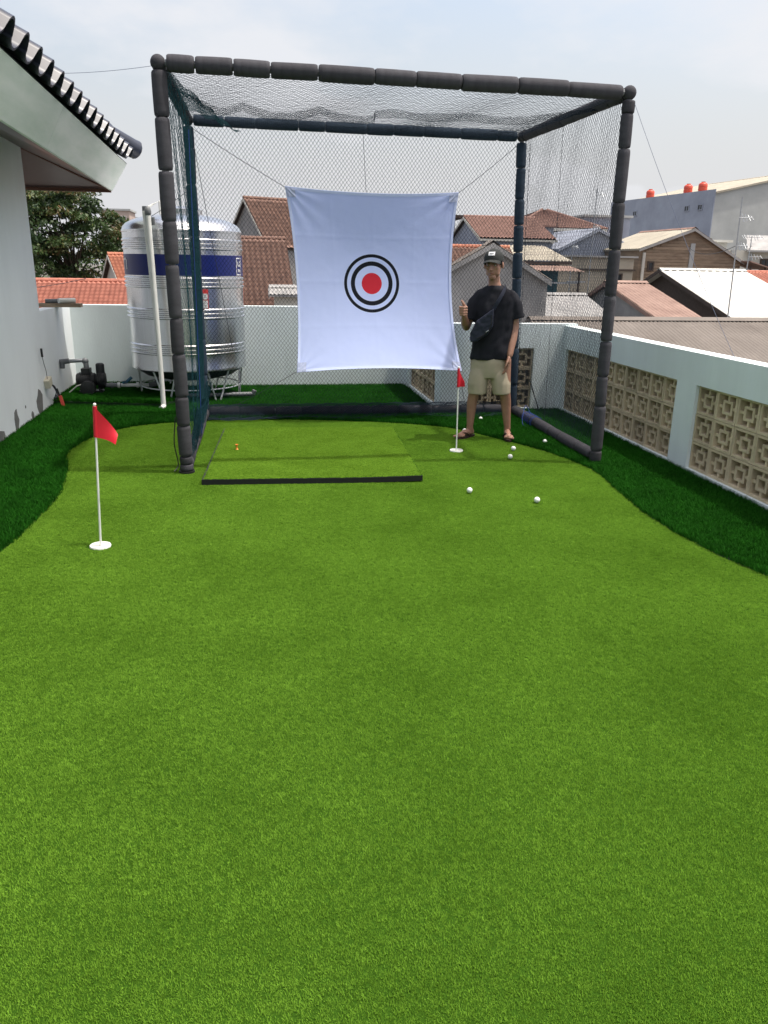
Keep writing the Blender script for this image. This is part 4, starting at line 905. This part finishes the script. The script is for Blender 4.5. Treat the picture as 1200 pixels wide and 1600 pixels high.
under(MB().box((32.0, 56.14, 0.5), (32.35, 56.235, 3.4)).build('pilaster', CEML), r_); under(MB().box((28.3, 56.12, GZ), (28.5, 56.235, 2.7)).build('pilaster', PALE), r_)
for k in range(24):                      # courses of the block wall
    z = 3.6-0.22*k
    under(MB().box((28.52 + max(0, (z-2.75)/0.36), 56.215, z), (min(36.2, 36.2-(z-2.2)/0.55) if z > 2.2 else 36.2, 56.246, z+0.19)).build('block_course', BRICKY), r_)
face_windows(r_, [((29.0, 56.2, 1.75), (1, 0, 0), 0.3, 0.5)], TIMBER)
# warehouse with three orange tanks
aw = R(96.6); r_, P_ = gable_house('large grey warehouse with tan roof on the right skyline', (71.5, 97, 13.9), aw, 24, 16, 14.8, 3.4, 3.2, 'corr', TANR, CEML, over=0.05, base=GZ, name='warehouse', cat='warehouse', pitch=0.6)
b = MB(); q0, q1 = P_(0.1, -14.80, 0), P_(23.9, -14.80, 0); nn = (P_(0, -15, 0)-P_(0, -14, 0)).normalized()*0.12
vs = [Vector((q0.x, q0.y, GZ)), Vector((q1.x, q1.y, GZ)), Vector((q1.x, q1.y, 11.05)), Vector((q0.x, q0.y, 11.05))]; vs += [v+nn for v in vs]
b.add(vs, [(0, 1, 2, 3), (7, 6, 5, 4), (0, 4, 5, 1), (1, 5, 6, 2), (2, 6, 7, 3), (3, 7, 4, 0)]); under(b.build('side_wall', CEMB), r_)
dirw = (q0-q1).normalized()
for l_ in (2.6, 5.3, 17.2):
    c_ = P_(l_, -14.95, 0); c_.z = 9.1; face_windows(r_, [(c_, dirw, 0.8, 0.55)], CEMB)
ORT = mat('orange_plastic_tank', (0.62, 0.085, 0.05), 0.5, var=0.12, vscale=2)
for l_, lb in ((4.0, 'orange water tank on the warehouse, nearest to its corner'), (7.0, 'orange water tank on the warehouse, middle of the three'), (15.5, 'orange water tank on the warehouse beside the right cage post')):
    c_ = P_(l_, -13.9, -3.0); o = empty('roof_tank', lb, 'water tank', (c_.x, c_.y, c_.z), 0, 'orange tanks on the warehouse')
    MB().lathe([(0.55, 0.0), (0.56, 0.25), (0.53, 0.27), (0.53, 0.33), (0.56, 0.35), (0.56, 0.65), (0.53, 0.67), (0.53, 0.73), (0.56, 0.75), (0.56, 1.0), (0.45, 1.18), (0.25, 1.26)], 16).build('tank_body', ORT, o, True)
    MB().lathe([(0.25, 1.25), (0.26, 1.36), (0.0, 1.38)], 12).build('tank_lid', ORT, o, True); MB().box((-0.62, -0.62, -0.16), (0.62, 0.62, -0.001)).build('platform', CEML, o)
# pale block on the right edge
pb_ = empty('building', 'pale block building with grey canopy at the right edge', 'building', (43, 66, GZ)); under(MB().box((39.2, 64, GZ), (50, 72, 3.2)).build('wall', PALE), pb_)
under(MB().add([(41.2, 63.2, 3.2), (50, 63.2, 3.25), (50, 68, 4.6), (44.0, 68, 4.6), (41.2, 63.2, 3.05), (50, 63.2, 3.10), (50, 68, 4.45), (44.0, 68, 4.45)], [(0, 1, 2, 3), (7, 6, 5, 4), (0, 4, 5, 1), (1, 5, 6, 2), (2, 6, 7, 3), (3, 7, 4, 0)]).build('canopy_roof', CEM), pb_)
for x in (40.2, 41.9, 44.6): under(MB().box((x, 63.85, GZ), (x+0.25, 63.995, 3.2)).build('pilaster', CEML), pb_)
face_windows(pb_, [((43.6, 63.97, 1.6), (1, 0, 0), 0.9, 1.7), ((46.0, 63.97, 1.9), (1, 0, 0), 1.4, 1.2)], TIMBER)
wsl = empty('building', 'low building with thin white roof edge right of the brick house', 'building', (38, 70, GZ)); under(MB().box((35.5, 70, GZ), (43.5, 76, 4.0)).build('wall', CEML), wsl); under(MB().box((35.2, 69.6, 4.002), (43.8, 76.4, 4.2)).build('roof_slab', WHITER), wsl)
ao = empty('shed', 'dark timber lean-to at the right foot of the brick house', 'shed', (36.8, 56, GZ)); under(MB().box((36.25, 55.0, GZ), (37.6, 57.5, 1.0)).build('wall', TIMBER), ao)
under(MB().add([(36.1, 54.8, 2.25), (38.0, 54.8, 1.75), (38.0, 57.8, 1.75), (36.1, 57.8, 2.25), (36.1, 54.8, 2.17), (38.0, 54.8, 1.67), (38.0, 57.8, 1.67), (36.1, 57.8, 2.17)], [(0, 1, 2, 3), (7, 6, 5, 4), (0, 4, 5, 1), (1, 5, 6, 2), (2, 6, 7, 3), (3, 7, 4, 0)]).build('roof_sheet', RUST), ao)
for x in (36.3, 37.5): under(MB().box((x, 55.0, 1.0), (x+0.1, 55.1, 1.9)).build('post', TIMBER), ao)
gable_house('wide grey corrugated roof directly beyond the right parapet', (9.9, 28, -0.26), R(0), 22, 10, 4, 3.0, 1.2, 'corr', ASB, CEM, pitch=0.16, capm=ASB)
gable_house('orange roof ridge between the blue gable and the brick house', (31.0, 74, 3.9), R(0), 7, 4, 4, 1.4, 1.4, 'tile', TILEO, CEM)
fc = empty('building', 'far pinkish block on the skyline above the tank pipes', 'building', (-18, 122, GZ)); under(MB().box((-20.5, 120, GZ), (-16.8, 126, 8.1)).build('wall', mat('pink_plaster', (0.48, 0.38, 0.33), 0.9, var=0.15, vscale=0.5)), fc)
under(MB().box((-20.7, 119.8, 8.1), (-16.6, 126.2, 8.35)).build('roof_slab', CEML), fc); face_windows(fc, [((-17.7, 119.98, 6.9), (1, 0, 0), 0.8, 0.9), ((-19.2, 119.98, 6.9), (1, 0, 0), 0.8, 0.9)])
fc = empty('building', 'far blue grey block on the skyline left of the tank dome', 'building', (-15, 142, GZ)); under(MB().box((-18.5, 140, GZ), (-11, 146, 8.0)).build('wall', CEMB), fc); under(MB().box((-18.7, 139.8, 8.0), (-10.8, 146.2, 8.25)).build('roof_slab', CEML), fc)
# antennas
def antenna(p0, p1, els, label):
    o = empty('antenna', label, 'antenna', p0); p0 = Vector(p0); d = Vector(p1)-p0
    MB().tube([(0, 0, 0), d], [0.032, 0.024], 6).build('mast', GALV, o, True)
    for t_, w in els:
        c = d*t_; MB().tube([c+Vector((-0.05, 0, 0)), c+Vector((w, -0.1, 0.02))], 0.018, 5).build('boom', GALV, o)
        for k in range(4): q = c+Vector((w*(0.25+0.25*k), -0.1*(0.25+0.25*k), 0)); MB().tube([q+Vector((0, -0.12, -0.18+0.03*k)), q+Vector((0, 0.12, 0.18-0.03*k))], 0.014, 5).build('element', GALV, o)
antenna((20.4, 32, -0.6), (20.27, 32, 4.5), [(0.84, 0.5), (0.62, 0.45)], 'tall thin antenna mast in front of the white roof')
antenna((27.5, 42.0, 1.4), (27.53, 42, 3.4), [(0.97, -0.6), (0.97, 0.6), (0.45, 0.7)], 'short antenna mast on the ridge of the white roof')
antenna((21.6, 50, -2.0), (21.62, 50, 6.4), [(0.95, 0.5), (0.72, 0.35)], 'tall antenna mast seen through the right side net')
antenna((19.9, 49, -2.0), (19.9, 49, 2.9), [(0.98, 0.3)], 'short antenna mast in front of the tan building')

# cables strung between the houses
for pts, lb in (([(-16.5, 38, 0.55), (-7.9, 40.5, 0.72)], 'thin black cable crossing the red tiled roof on the left'), ([(20.35, 32, 2.6), (31.5, 56, 3.3)], 'thin cable from the antenna mast to the brick house'), ([(27.6, 42, 2.9), (41, 64, 3.9)], 'thin cable from the short antenna to the pale block')):
    a_, b_ = Vector(pts[0]), Vector(pts[1]); tag(MB().tube([a_.lerp(b_, k/16)+Vector((0, 0, -0.5*4*(k/16)*(1-k/16))) for k in range(17)], 0.014, 5).build('power_cable', ROPE), lb, 'cable')
# ------------------------------------------------------------------ trees
BARK = mat('bark', (0.07, 0.055, 0.04), 0.9, var=0.4, vscale=4)
LEAF = bpy.data.materials.new('leaf'); LEAF.use_nodes = True; t = LEAF.node_tree; lk = t.links.new; pb2 = t.nodes['Principled BSDF']
at = t.nodes.new('ShaderNodeAttribute'); at.attribute_name = 'tone'; cr = t.nodes.new('ShaderNodeValToRGB'); e_ = cr.color_ramp.elements
e_[0].color = (0.018, 0.042, 0.014, 1); e_[1].color = (0.15, 0.20, 0.045, 1); e2_ = e_.new(0.55); e2_.color = (0.055, 0.100, 0.024, 1); e3_ = e_.new(0.985); e3_.color = (0.20, 0.10, 0.05, 1); e_[1].position = 0.9 if False else e_[1].position
lk(at.outputs['Fac'], cr.inputs[0]); lk(cr.outputs[0], pb2.inputs['Base Color']); pb2.inputs['Roughness'].default_value = 0.5
trn = t.nodes.new('ShaderNodeBsdfTranslucent'); lk(cr.outputs[0], trn.inputs[0]); ms = t.nodes.new('ShaderNodeMixShader'); ms.inputs[0].default_value = 0.25
lk(pb2.outputs[0], ms.inputs[1]); lk(trn.outputs[0], ms.inputs[2]); lk(ms.outputs[0], t.nodes['Material Output'].inputs[0])
def tree(label, base, trunk_top, cc, rad, nclump, per, seed):
    r = np.random.default_rng(seed); o = empty('tree', label, 'tree', base); bs = Vector(base); cc = Vector(cc)
    b = MB(); tt = Vector(trunk_top); b.tube([bs, bs.lerp(tt, 0.5)+Vector((0.1, 0, 0)), tt], [0.28, 0.22, 0.16], 10)
    V = []; Q = []; tone = []
    for c in range(nclump):
        d = r.normal(size=3); d /= np.linalg.norm(d); q = r.uniform(0.35, 1.0)**0.6
        ctr = np.array(cc)+d*np.array(rad)*q; cr_ = r.uniform(0.55, 1.15); tn = r.uniform(0.05, 0.7)
        if c % 7 == 0: b.tube([tt, tt.lerp(Vector(ctr), 0.5)+Vector((0, 0, 0.25)), Vector(ctr)], [0.10, 0.06, 0.02], 6)
        for l in range(per):
            dd = r.normal(size=3); dd /= np.linalg.norm(dd); dd[2] = abs(dd[2])*0.8-0.15
            p = ctr + dd*cr_*r.uniform(0.5, 1.0); ax = dd*0.6 + r.normal(size=3)*0.5 + np.array([0, 0, -0.5]); ax /= np.linalg.norm(ax)
            sd = np.cross(ax, r.normal(size=3)); sd /= np.linalg.norm(sd)+1e-9; ln_ = r.uniform(0.18, 0.36); wd = ln_*r.uniform(0.16, 0.26)
            k = len(V); V += [p-ax*ln_*0.5, p+sd*wd, p+ax*ln_*0.5, p-sd*wd]; Q.append((k, k+1, k+2, k+3)); tone += [min(0.97, max(0, tn+r.normal()*0.12)) if r.uniform() > 0.006 else 1.0]*4
    under(b.build('trunk', BARK, None, True), o)
    me = fast_mesh('crown', np.array(V), np.array(Q)); me.materials.append(LEAF); a_ = me.attributes.new('tone', 'FLOAT', 'POINT'); a_.data.foreach_set('value', np.array(tone, np.float32)); under(link('crown', me), o)
tree('big dark leafy tree between the house and the steel tank', (-11.6, 56, GZ), (-11.6, 56, 0.2), (-12.2, 56.5, 3.0), (3.6, 3.2, 3.3), 170, 130, 3)
tree('smaller tree at the left edge beside the house wall', (-15.6, 53, GZ), (-15.6, 53, -0.5), (-15.2, 53, 1.2), (2.6, 2.4, 2.6), 80, 130, 4)
tree('slim tree just left of the tank dome', (-9.0, 60, GZ), (-9.0, 60, 0.0), (-8.9, 60, 2.3), (1.5, 1.8, 2.0), 50, 120, 5)

# ================================================================== PERSON
from mathutils import noise as mnoise
TMP = bpy.data.scenes.new('workbench')            # meshes are fused here, then the scene is dropped
def vox(mb, size, smooth=4, fold=0.0, fscale=(9, 9, 3), seed=0.0):
    """fuse overlapping solids into one continuous smooth surface"""
    me = mb.mesh('fuse'); o = bpy.data.objects.new('fuse', me); TMP.collection.objects.link(o)
    md = o.modifiers.new('r', 'REMESH'); md.mode = 'VOXEL'; md.voxel_size = size
    if smooth: sm = o.modifiers.new('s', 'SMOOTH'); sm.factor = 0.5; sm.iterations = smooth
    with bpy.context.temp_override(scene=TMP, view_layer=TMP.view_layers[0]): dg = bpy.context.evaluated_depsgraph_get()
    dg.update()
    res = bpy.data.meshes.new_from_object(o.evaluated_get(dg)); bpy.data.objects.remove(o); bpy.data.meshes.remove(me)
    if fold > 0:
        nrm_ = [v.normal.copy() for v in res.vertices]
        for v, nv_ in zip(res.vertices, nrm_):
            c = v.co; k = mnoise.noise(Vector((c.x*fscale[0]+seed, c.y*fscale[1], c.z*fscale[2]+c.x*4))) + 0.5*mnoise.noise(Vector((c.x*fscale[0]*2.3, c.y*fscale[1]*2.3+seed, c.z*fscale[2]*2.6-c.x*9)))
            v.co = c + nv_*k*fold
    res.polygons.foreach_set('use_smooth', [True]*len(res.polygons)); return res
def limb(mb, pts, rs, n=14):
    mb.tube(pts, rs, n)
    for p, r in zip(pts, rs): mb.ball(p, r*0.995, n, 8)
def loft(mb, rings, n=28):
    """rings: (cx, cy, z, rx, ry)"""
    o = len(mb.v)
    for cx, cy, z, rx, ry in rings:
        for k in range(n): t_ = 2*math.pi*k/n; mb.v.append((cx+rx*math.cos(t_), cy+ry*math.sin(t_), z))
    for i in range(len(rings)-1):
        for k in range(n): k2 = (k+1) % n; mb.f.append((o+i*n+k, o+i*n+k2, o+(i+1)*n+k2, o+(i+1)*n+k))
    mb.f.append(tuple(o+k for k in reversed(range(n)))); mb.f.append(tuple(o+(len(rings)-1)*n+k for k in range(n)))
SKIN = mat('skin', (0.37, 0.205, 0.145), 0.5, col2=(0.31, 0.16, 0.11), vscale=14)
SKIN.node_tree.nodes['Principled BSDF'].inputs['Subsurface Weight'].default_value = 0.08
SKIN.node_tree.nodes['Principled BSDF'].inputs['Subsurface Radius'].default_value = (0.012, 0.005, 0.003)
HC_ = Vector((0.022, -0.01, 1.60)); HR = Matrix.Rotation(R(-13), 3, 'Z') @ Matrix.Rotation(R(3), 3, 'X')
def hd_(x, y, z): return HC_ + HR @ Vector((x, y, z))
b = MB()
b.ball(hd_(0, 0.012, 0.045), (0.078, 0.092, 0.085), 20, 14, HR); b.ball(hd_(0, -0.012, -0.03), (0.069, 0.078, 0.085), 18, 12, HR)
b.ball(hd_(0, -0.052, -0.100), (0.036, 0.030, 0.028), 12, 8, HR)                       # chin
for s in (-1, 1):
    b.ball(hd_(s*0.041, -0.062, -0.015), (0.024, 0.022, 0.024), 10, 8, HR)               # cheekbone
    b.ball(hd_(s*0.044, -0.022, -0.070), (0.020, 0.036, 0.024), 10, 8, HR)               # jaw
    b.ball(hd_(s*0.083, 0.012, -0.004), (0.011, 0.020, 0.032), 10, 8, HR)                # ear
    b.ball(hd_(s*0.012, -0.100, -0.036), (0.010, 0.011, 0.008), 8, 6, HR)                # nostril wing
limb(b, [hd_(0, -0.086, 0.022), hd_(0, -0.102, -0.012), hd_(0, -0.113, -0.031)], [0.010, 0.011, 0.0125], 10)
limb(b, [hd_(-0.040, -0.074, 0.026), hd_(0, -0.085, 0.030), hd_(0.040, -0.074, 0.026)], [0.010, 0.012, 0.010], 8)
limb(b, [hd_(-0.021, -0.078, -0.0615), hd_(0, -0.089, -0.058), hd_(0.021, -0.078, -0.0615)], [0.005, 0.008, 0.005], 8)
limb(b, [hd_(-0.018, -0.076, -0.0705), hd_(0, -0.086, -0.073), hd_(0.018, -0.076, -0.0705)], [0.005, 0.009, 0.005], 8)
limb(b, [(0.022, 0.012, 1.53), (0.032, 0.025, 1.45), (0.045, 0.03, 1.37)], [0.053, 0.055, 0.066])
loft(b, [(0.03, 0.02, 0.74, 0.13, 0.09), (0.04, 0.02, 0.95, 0.125, 0.085), (0.05, 0.02, 1.15, 0.145, 0.095), (0.052, 0.02, 1.30, 0.15, 0.085), (0.05, 0.025, 1.38, 0.10, 0.07)])
# image-left arm raised, fist with the thumb up
limb(b, [(-0.105, 0.03, 1.320), (-0.175, 0.032, 1.17), (-0.218, 0.03, 1.055)], [0.030, 0.042, 0.041])
limb(b, [(-0.218, 0.03, 1.055), (-0.226, -0.05, 1.095), (-0.232, -0.125, 1.155)], [0.041, 0.040, 0.028])
b.ball((-0.238, -0.165, 1.205), (0.034, 0.040, 0.050), 14, 10)
for k, (zk, rk) in enumerate(((1.236, 0.0098), (1.216, 0.0102), (1.196, 0.0098), (1.178, 0.0088))):
    rk *= 1.13; zk += 0.003*(1.5-k)
    limb(b, [(-0.270, -0.168, zk), (-0.270+0.002*k, -0.208, zk), (-0.236, -0.222, zk-0.002), (-0.207, -0.204, zk-0.001), (-0.209, -0.176, zk)], [rk, rk, rk*0.97, rk*0.93, rk*0.88], 10)
limb(b, [(-0.222, -0.150, 1.215), (-0.228, -0.180, 1.250), (-0.241, -0.188, 1.274), (-0.255, -0.184, 1.296)], [0.020, 0.0155, 0.0130, 0.0105], 10)
# image-right arm hanging, relaxed hand
limb(b, [(0.190, 0.03, 1.320), (0.226, 0.042, 1.19), (0.232, 0.045, 1.055)], [0.030, 0.041, 0.041])
limb(b, [(0.232, 0.045, 1.055), (0.217, 0.000, 0.94), (0.194, -0.070, 0.80)], [0.042, 0.040, 0.028])
b.ball((0.184, -0.085, 0.745), (0.022, 0.040, 0.050), 14, 10)
for dy, ln_, rr in ((-0.113, 0.082, 0.0096), (-0.093, 0.092, 0.0100), (-0.072, 0.086, 0.0097), (-0.053, 0.068, 0.0086)):
    p0 = Vector((0.180-0.16*(dy+0.083), dy, 0.715)); limb(b, [p0, p0+Vector((-0.012, -0.003, -ln_*0.42)), p0+Vector((-0.030, -0.004, -ln_*0.75)), p0+Vector((-0.048, -0.004, -ln_*0.93))], [rr*1.05, rr, rr*0.93, rr*0.8], 10)
limb(b, [(0.186, -0.108, 0.775), (0.172, -0.134, 0.742), (0.160, -0.142, 0.712), (0.152, -0.140, 0.690)], [0.014, 0.011, 0.0098, 0.008], 10)
# legs and feet
FTL, FTR = ((-0.150, 0.055), Vector((-0.62, -0.78)).normalized()), ((0.192, 0.060), Vector((0.10, -0.995)).normalized())
for hip, knee, calf, ank, (heel, fd), sg in (((-0.06, 0.02, 0.86), (-0.125, -0.012, 0.47), (-0.150, 0.022, 0.335), (-0.166, 0.028, 0.095), FTL, -1), ((0.13, 0.02, 0.86), (0.158, -0.012, 0.47), (0.174, 0.022, 0.335), (0.196, 0.035, 0.095), FTR, 1)):
    limb(b, [hip, knee, calf, Vector(calf).lerp(Vector(ank), 0.5), ank], [0.082, 0.053, 0.050, 0.040, 0.031])
    h0 = Vector((heel[0], heel[1], 0.048)); f3 = Vector((fd.x, fd.y, 0)); sd = Vector((-fd.y, fd.x, 0))
    limb(b, [Vector(ank), h0+f3*0.01], [0.033, 0.030]); limb(b, [h0, h0+f3*0.09+Vector((0, 0, 0.006)), h0+f3*0.175+Vector((0, 0, -0.012))], [0.029, 0.031, 0.024])
    b.ball(h0+f3*0.165-sd*0.014+Vector((0, 0, -0.014)), (0.030, 0.030, 0.017), 12, 8); b.ball(h0+f3*0.155+sd*0.020+Vector((0, 0, -0.014)), (0.028, 0.028, 0.016), 12, 8)
    for k in range(5):
        q = (k-2)*0.0165*sg*-1; lg = 0.215-0.010*k; rr = 0.0125 if k == 0 else 0.0095
        limb(b, [h0+f3*0.17+sd*q+Vector((0, 0, -0.016)), h0+f3*lg+sd*q*1.1+Vector((0, 0, -0.019))], [rr, rr*0.9], 8)
me = vox(b, 0.0045, 5); me.materials.append(SKIN)
PS = link('person', me); tag(PS, 'person in dark shirt, khaki shorts and cap giving a thumbs up', 'person')
PS.location = (2.19, 7.15, 0.006); PS.rotation_euler = (0, R(-1.7), -math.atan2(2.19, 7.15))
# face details
EYEW = mat('eye_white', (0.62, 0.58, 0.54), 0.3); HAIR = mat('black_hair', (0.012, 0.010, 0.010), 0.55); LIP = mat('lip', (0.22, 0.085, 0.065), 0.5)
for s in (-1, 1):
    e = MB().ball(hd_(s*0.030, -0.0745, 0.003), (0.0125, 0.0095, 0.0065), 12, 8, HR).build('eye', EYEW, PS, True)
    MB().ball(hd_(s*0.030-0.001, -0.0815, 0.003), (0.0055, 0.0038, 0.0058), 10, 6, HR).build('iris', mat('dark_iris', (0.02, 0.012, 0.008), 0.2), e, True)
    limb(bb := MB(), [hd_(s*0.014, -0.0905, 0.0195), hd_(s*0.030, -0.0875, 0.024), hd_(s*0.047, -0.076, 0.020)], [0.0032, 0.0042, 0.0025], 6); bb.build('eyebrow', HAIR, PS, True)
limb(bb := MB(), [hd_(-0.021, -0.0815, -0.0665), hd_(0, -0.0935, -0.0655), hd_(0.021, -0.0815, -0.0665)], [0.002, 0.0042, 0.002], 6); bb.build('lips', LIP, PS, True)
hb = MB(); hb.ball(hd_(0, 0.022, 0.048), (0.0825, 0.090, 0.082), 20, 14, HR); hb.ball(hd_(0, 0.055, 0.0), (0.066, 0.056, 0.060), 16, 12, HR)
for s in (-1, 1): hb.ball(hd_(s*0.076, -0.018, 0.022), (0.007, 0.014, 0.026), 8, 6, HR)
hm = vox(hb, 0.006, 2, 0.003, (60, 60, 60)); hm.materials.append(HAIR); link('hair', hm, None, PS)
CAPM = mat('cap_cloth', (0.030, 0.034, 0.033), 0.85, var=0.25, vscale=25, bump=0.2, bscale=300)
cb = MB(); rings = []
for k in range(9):
    a_ = R(k*11); rings.append((0, 0.008, 0.044+0.096*math.sin(a_)**0.92 if k else 0.040, 0.090*math.cos(a_*0.97), 0.104*math.cos(a_*0.97)))
loft(cb, rings); cb.v = [tuple(hd_(*v)) for v in cb.v]; cp_ = cb.build('cap', CAPM, PS, True)
V = []; fs = []; nu_, nv_ = 16, 5                                    # curved peak
for layer in (0, 1):
    for i in range(nu_+1):
        t_ = R(-62+124*i/nu_)
        for j in range(nv_+1):
            q = j/nv_; rx, ry = 0.085, 0.100; out = 0.072*q*math.cos(t_*0.95)
            x = rx*math.sin(t_)*(1+0.03*q); y = 0.008-ry*math.cos(t_)-out; z = 0.052-0.014*q-0.030*(math.sin(t_)**2)*(0.35+0.65*q) - 0.005*layer
            V.append(tuple(hd_(x, y, z)))
n_ = (nu_+1)*(nv_+1)
for i in range(nu_):
    for j in range(nv_):
        a_ = i*(nv_+1)+j; fs += [(a_, a_+1, a_+nv_+2, a_+nv_+1), (n_+a_, n_+a_+nv_+1, n_+a_+nv_+2, n_+a_+1)]
for i in range(nu_): a_ = i*(nv_+1)+nv_; fs.append((a_, n_+a_, n_+a_+nv_+1, a_+nv_+1))
MB().add(V, fs).build('peak', CAPM, cp_, True)
def on_cap(x, z, off):
    s_ = min(0.999, max(0.0, (z-0.044)/0.096)); a_ = math.asin(s_**(1/0.92)); ry = 0.104*math.cos(a_*0.97); rx = 0.090*math.cos(a_*0.97)
    y = 0.008-ry*math.sqrt(max(0, 1-(x/rx)**2)); return hd_(x, y-off, z)
def cap_patch(x0, x1, z0, z1, off, name, m_):
    K = 6; vs = [on_cap(x0+(x1-x0)*i/K, z0+(z1-z0)*j/K, off) for j in range(K+1) for i in range(K+1)]
    MB().add(vs, [(j*(K+1)+i, j*(K+1)+i+1, (j+1)*(K+1)+i+1, (j+1)*(K+1)+i) for j in range(K) for i in range(K)]).build(name, m_, cp_)
cap_patch(-0.030, 0.028, 0.088, 0.118, 0.003, 'logo_patch', WLET)
for x0, x1 in ((-0.018, -0.010), (-0.008, 0.001), (0.003, 0.009), (0.011, 0.017)): cap_patch(x0, x1, 0.099, 0.106, 0.0045, 'logo_mark', BLACK)
# clothing
SHIRT = mat('black_shirt', (0.007, 0.008, 0.015), 0.85, var=0.25, vscale=8, bump=0.15, bscale=250)
sb = MB()
loft(sb, [(0.020, 0.015, 0.755, 0.190, 0.125), (0.022, 0.015, 0.78, 0.192, 0.127), (0.028, 0.015, 0.90, 0.184, 0.118), (0.036, 0.015, 1.02, 0.181, 0.116), (0.046, 0.015, 1.15, 0.184, 0.118), (0.046, 0.018, 1.26, 0.188, 0.112), (0.046, 0.022, 1.335, 0.178, 0.092), (0.050, 0.026, 1.385, 0.135, 0.080), (0.042, 0.026, 1.418, 0.075, 0.064)])
limb(sb, [(-0.098, 0.025, 1.325), (-0.148, 0.03, 1.25)], [0.066, 0.070]); sb.tube([(-0.148, 0.03, 1.25), (-0.196, 0.020, 1.120)], [0.070, 0.080], 16)
limb(sb, [(0.185, 0.025, 1.325), (0.218, 0.035, 1.25)], [0.064, 0.068]); sb.tube([(0.218, 0.035, 1.25), (0.240, 0.045, 1.125)], [0.068, 0.078], 16)
sm_ = vox(sb, 0.007, 5, 0.014, (8, 8, 6), 3.0); sm_.materials.append(SHIRT); link('shirt', sm_, None, PS)
limb(bb := MB(), [(0.042+0.070*math.cos(t_/16*6.283), 0.020+0.062*math.sin(t_/16*6.283), 1.418-0.018*max(0, -math.sin(t_/16*6.283))) for t_ in range(17)], [0.007]*17, 6); bb.build('collar', SHIRT, PS, True)
SHORT = mat('khaki_cotton', (0.43, 0.37, 0.27), 0.85, var=0.12, vscale=9, bump=0.15, bscale=220)
sb = MB(); loft(sb, [(0.014, 0.012, 0.585, 0.170, 0.100), (0.015, 0.013, 0.64, 0.182, 0.112), (0.018, 0.015, 0.72, 0.182, 0.118), (0.02, 0.015, 0.83, 0.165, 0.110)])
loft(sb, [(-0.103, -0.002, 0.432, 0.089, 0.092), (-0.098, 0.0, 0.53, 0.095, 0.099), (-0.080, 0.008, 0.62, 0.094, 0.100), (-0.06, 0.012, 0.74, 0.075, 0.08)]); loft(sb, [(0.127, -0.002, 0.430, 0.089, 0.092), (0.118, 0.0, 0.53, 0.095, 0.099), (0.104, 0.008, 0.62, 0.094, 0.100), (0.09, 0.012, 0.74, 0.075, 0.08)])
sm_ = vox(sb, 0.007, 4, 0.008, (9, 9, 3), 9.0); sm_.materials.append(SHORT); link('shorts', sm_, None, PS)
NAVY = mat('navy_nylon', (0.011, 0.015, 0.034), 0.55, var=0.3, vscale=9, bump=0.2, bscale=120)
bg = MB().prism([(0.037, 1.225), (0.030, 1.07), (-0.014, 0.998), (-0.112, 0.932), (-0.170, 0.926), (-0.178, 1.004), (-0.112, 1.122)], 'y', -0.185, -0.095)
sm_ = vox(bg, 0.006, 6, 0.006, (14, 14, 14), 5.0); sm_.materials.append(NAVY); BG = link('crossbody_bag', sm_, None, PS)
MB().tube(catmull([(0.020, -0.186, 1.17), (0.012, -0.189, 1.07), (-0.035, -0.190, 1.005), (-0.11, -0.188, 0.962)], 5), 0.004, 6).build('zip', BLACK, BG, True); MB().tube([(-0.005, -0.192, 1.035), (-0.03, -0.194, 1.02)], 0.0045, 6).build('zip_pull', GALV, BG, True)
def ribbon(pts, w, th):
    b_ = MB(); pts = [Vector(p) for p in pts]; V_ = []
    for i, p in enumerate(pts):
        d = (pts[min(i+1, len(pts)-1)]-pts[max(0, i-1)]).normalized(); side = d.cross(Vector((0.05-p.x, 0.02-p.y, 0))).normalized(); nn_ = side.cross(d)
        V_ += [p-side*w/2, p+side*w/2, p+side*w/2+nn_*th, p-side*w/2+nn_*th]
    f_ = [(i*4+k, i*4+(k+1) % 4, i*4+4+(k+1) % 4, i*4+4+k) for i in range(len(pts)-1) for k in range(4)]; return b_.add(V_, f_)
ribbon(catmull([(0.03, -0.125, 1.215), (0.075, -0.128, 1.29), (0.112, -0.105, 1.355), (0.138, -0.04, 1.405), (0.14, 0.03, 1.408), (0.13, 0.10, 1.36), (0.06, 0.155, 1.2), (-0.06, 0.15, 1.02), (-0.15, 0.07, 0.95), (-0.182, -0.04, 0.95), (-0.168, -0.11, 0.955)], 5), 0.034, 0.004).build('strap', NAVY, BG, True)
SAND = mat('dark_rubber_sandal', (0.035, 0.018, 0.014), 0.7)
for (heel, fd) in (FTL, FTR):
    f3 = Vector((fd.x, fd.y, 0)); sd = Vector((-fd.y, fd.x, 0)); h0 = Vector((heel[0], heel[1], 0)); pl_ = []
    for k in range(20):
        t_ = 2*math.pi*k/20; l_ = 0.09+0.140*math.cos(t_); w_ = (0.036+0.013*(l_/0.23))*math.sin(t_); q = h0+f3*l_+sd*w_; pl_.append((q.x, q.y))
    so = MB().prism(pl_, 'z', 0.0, 0.017).build('sandal', SAND, PS)
    for s in (-1, 1):
        MB().tube(catmull([h0+f3*0.185+Vector((0, 0, 0.025)), h0+f3*0.155+sd*0.012*s+Vector((0, 0, 0.056)), h0+f3*0.11+sd*0.034*s+Vector((0, 0, 0.052)), h0+f3*0.07+sd*0.043*s+Vector((0, 0, 0.014))], 5), 0.0055, 8).build('strap', SAND, so, True)
bpy.data.scenes.remove(TMP)
for md in PILES: md.show_viewport = True
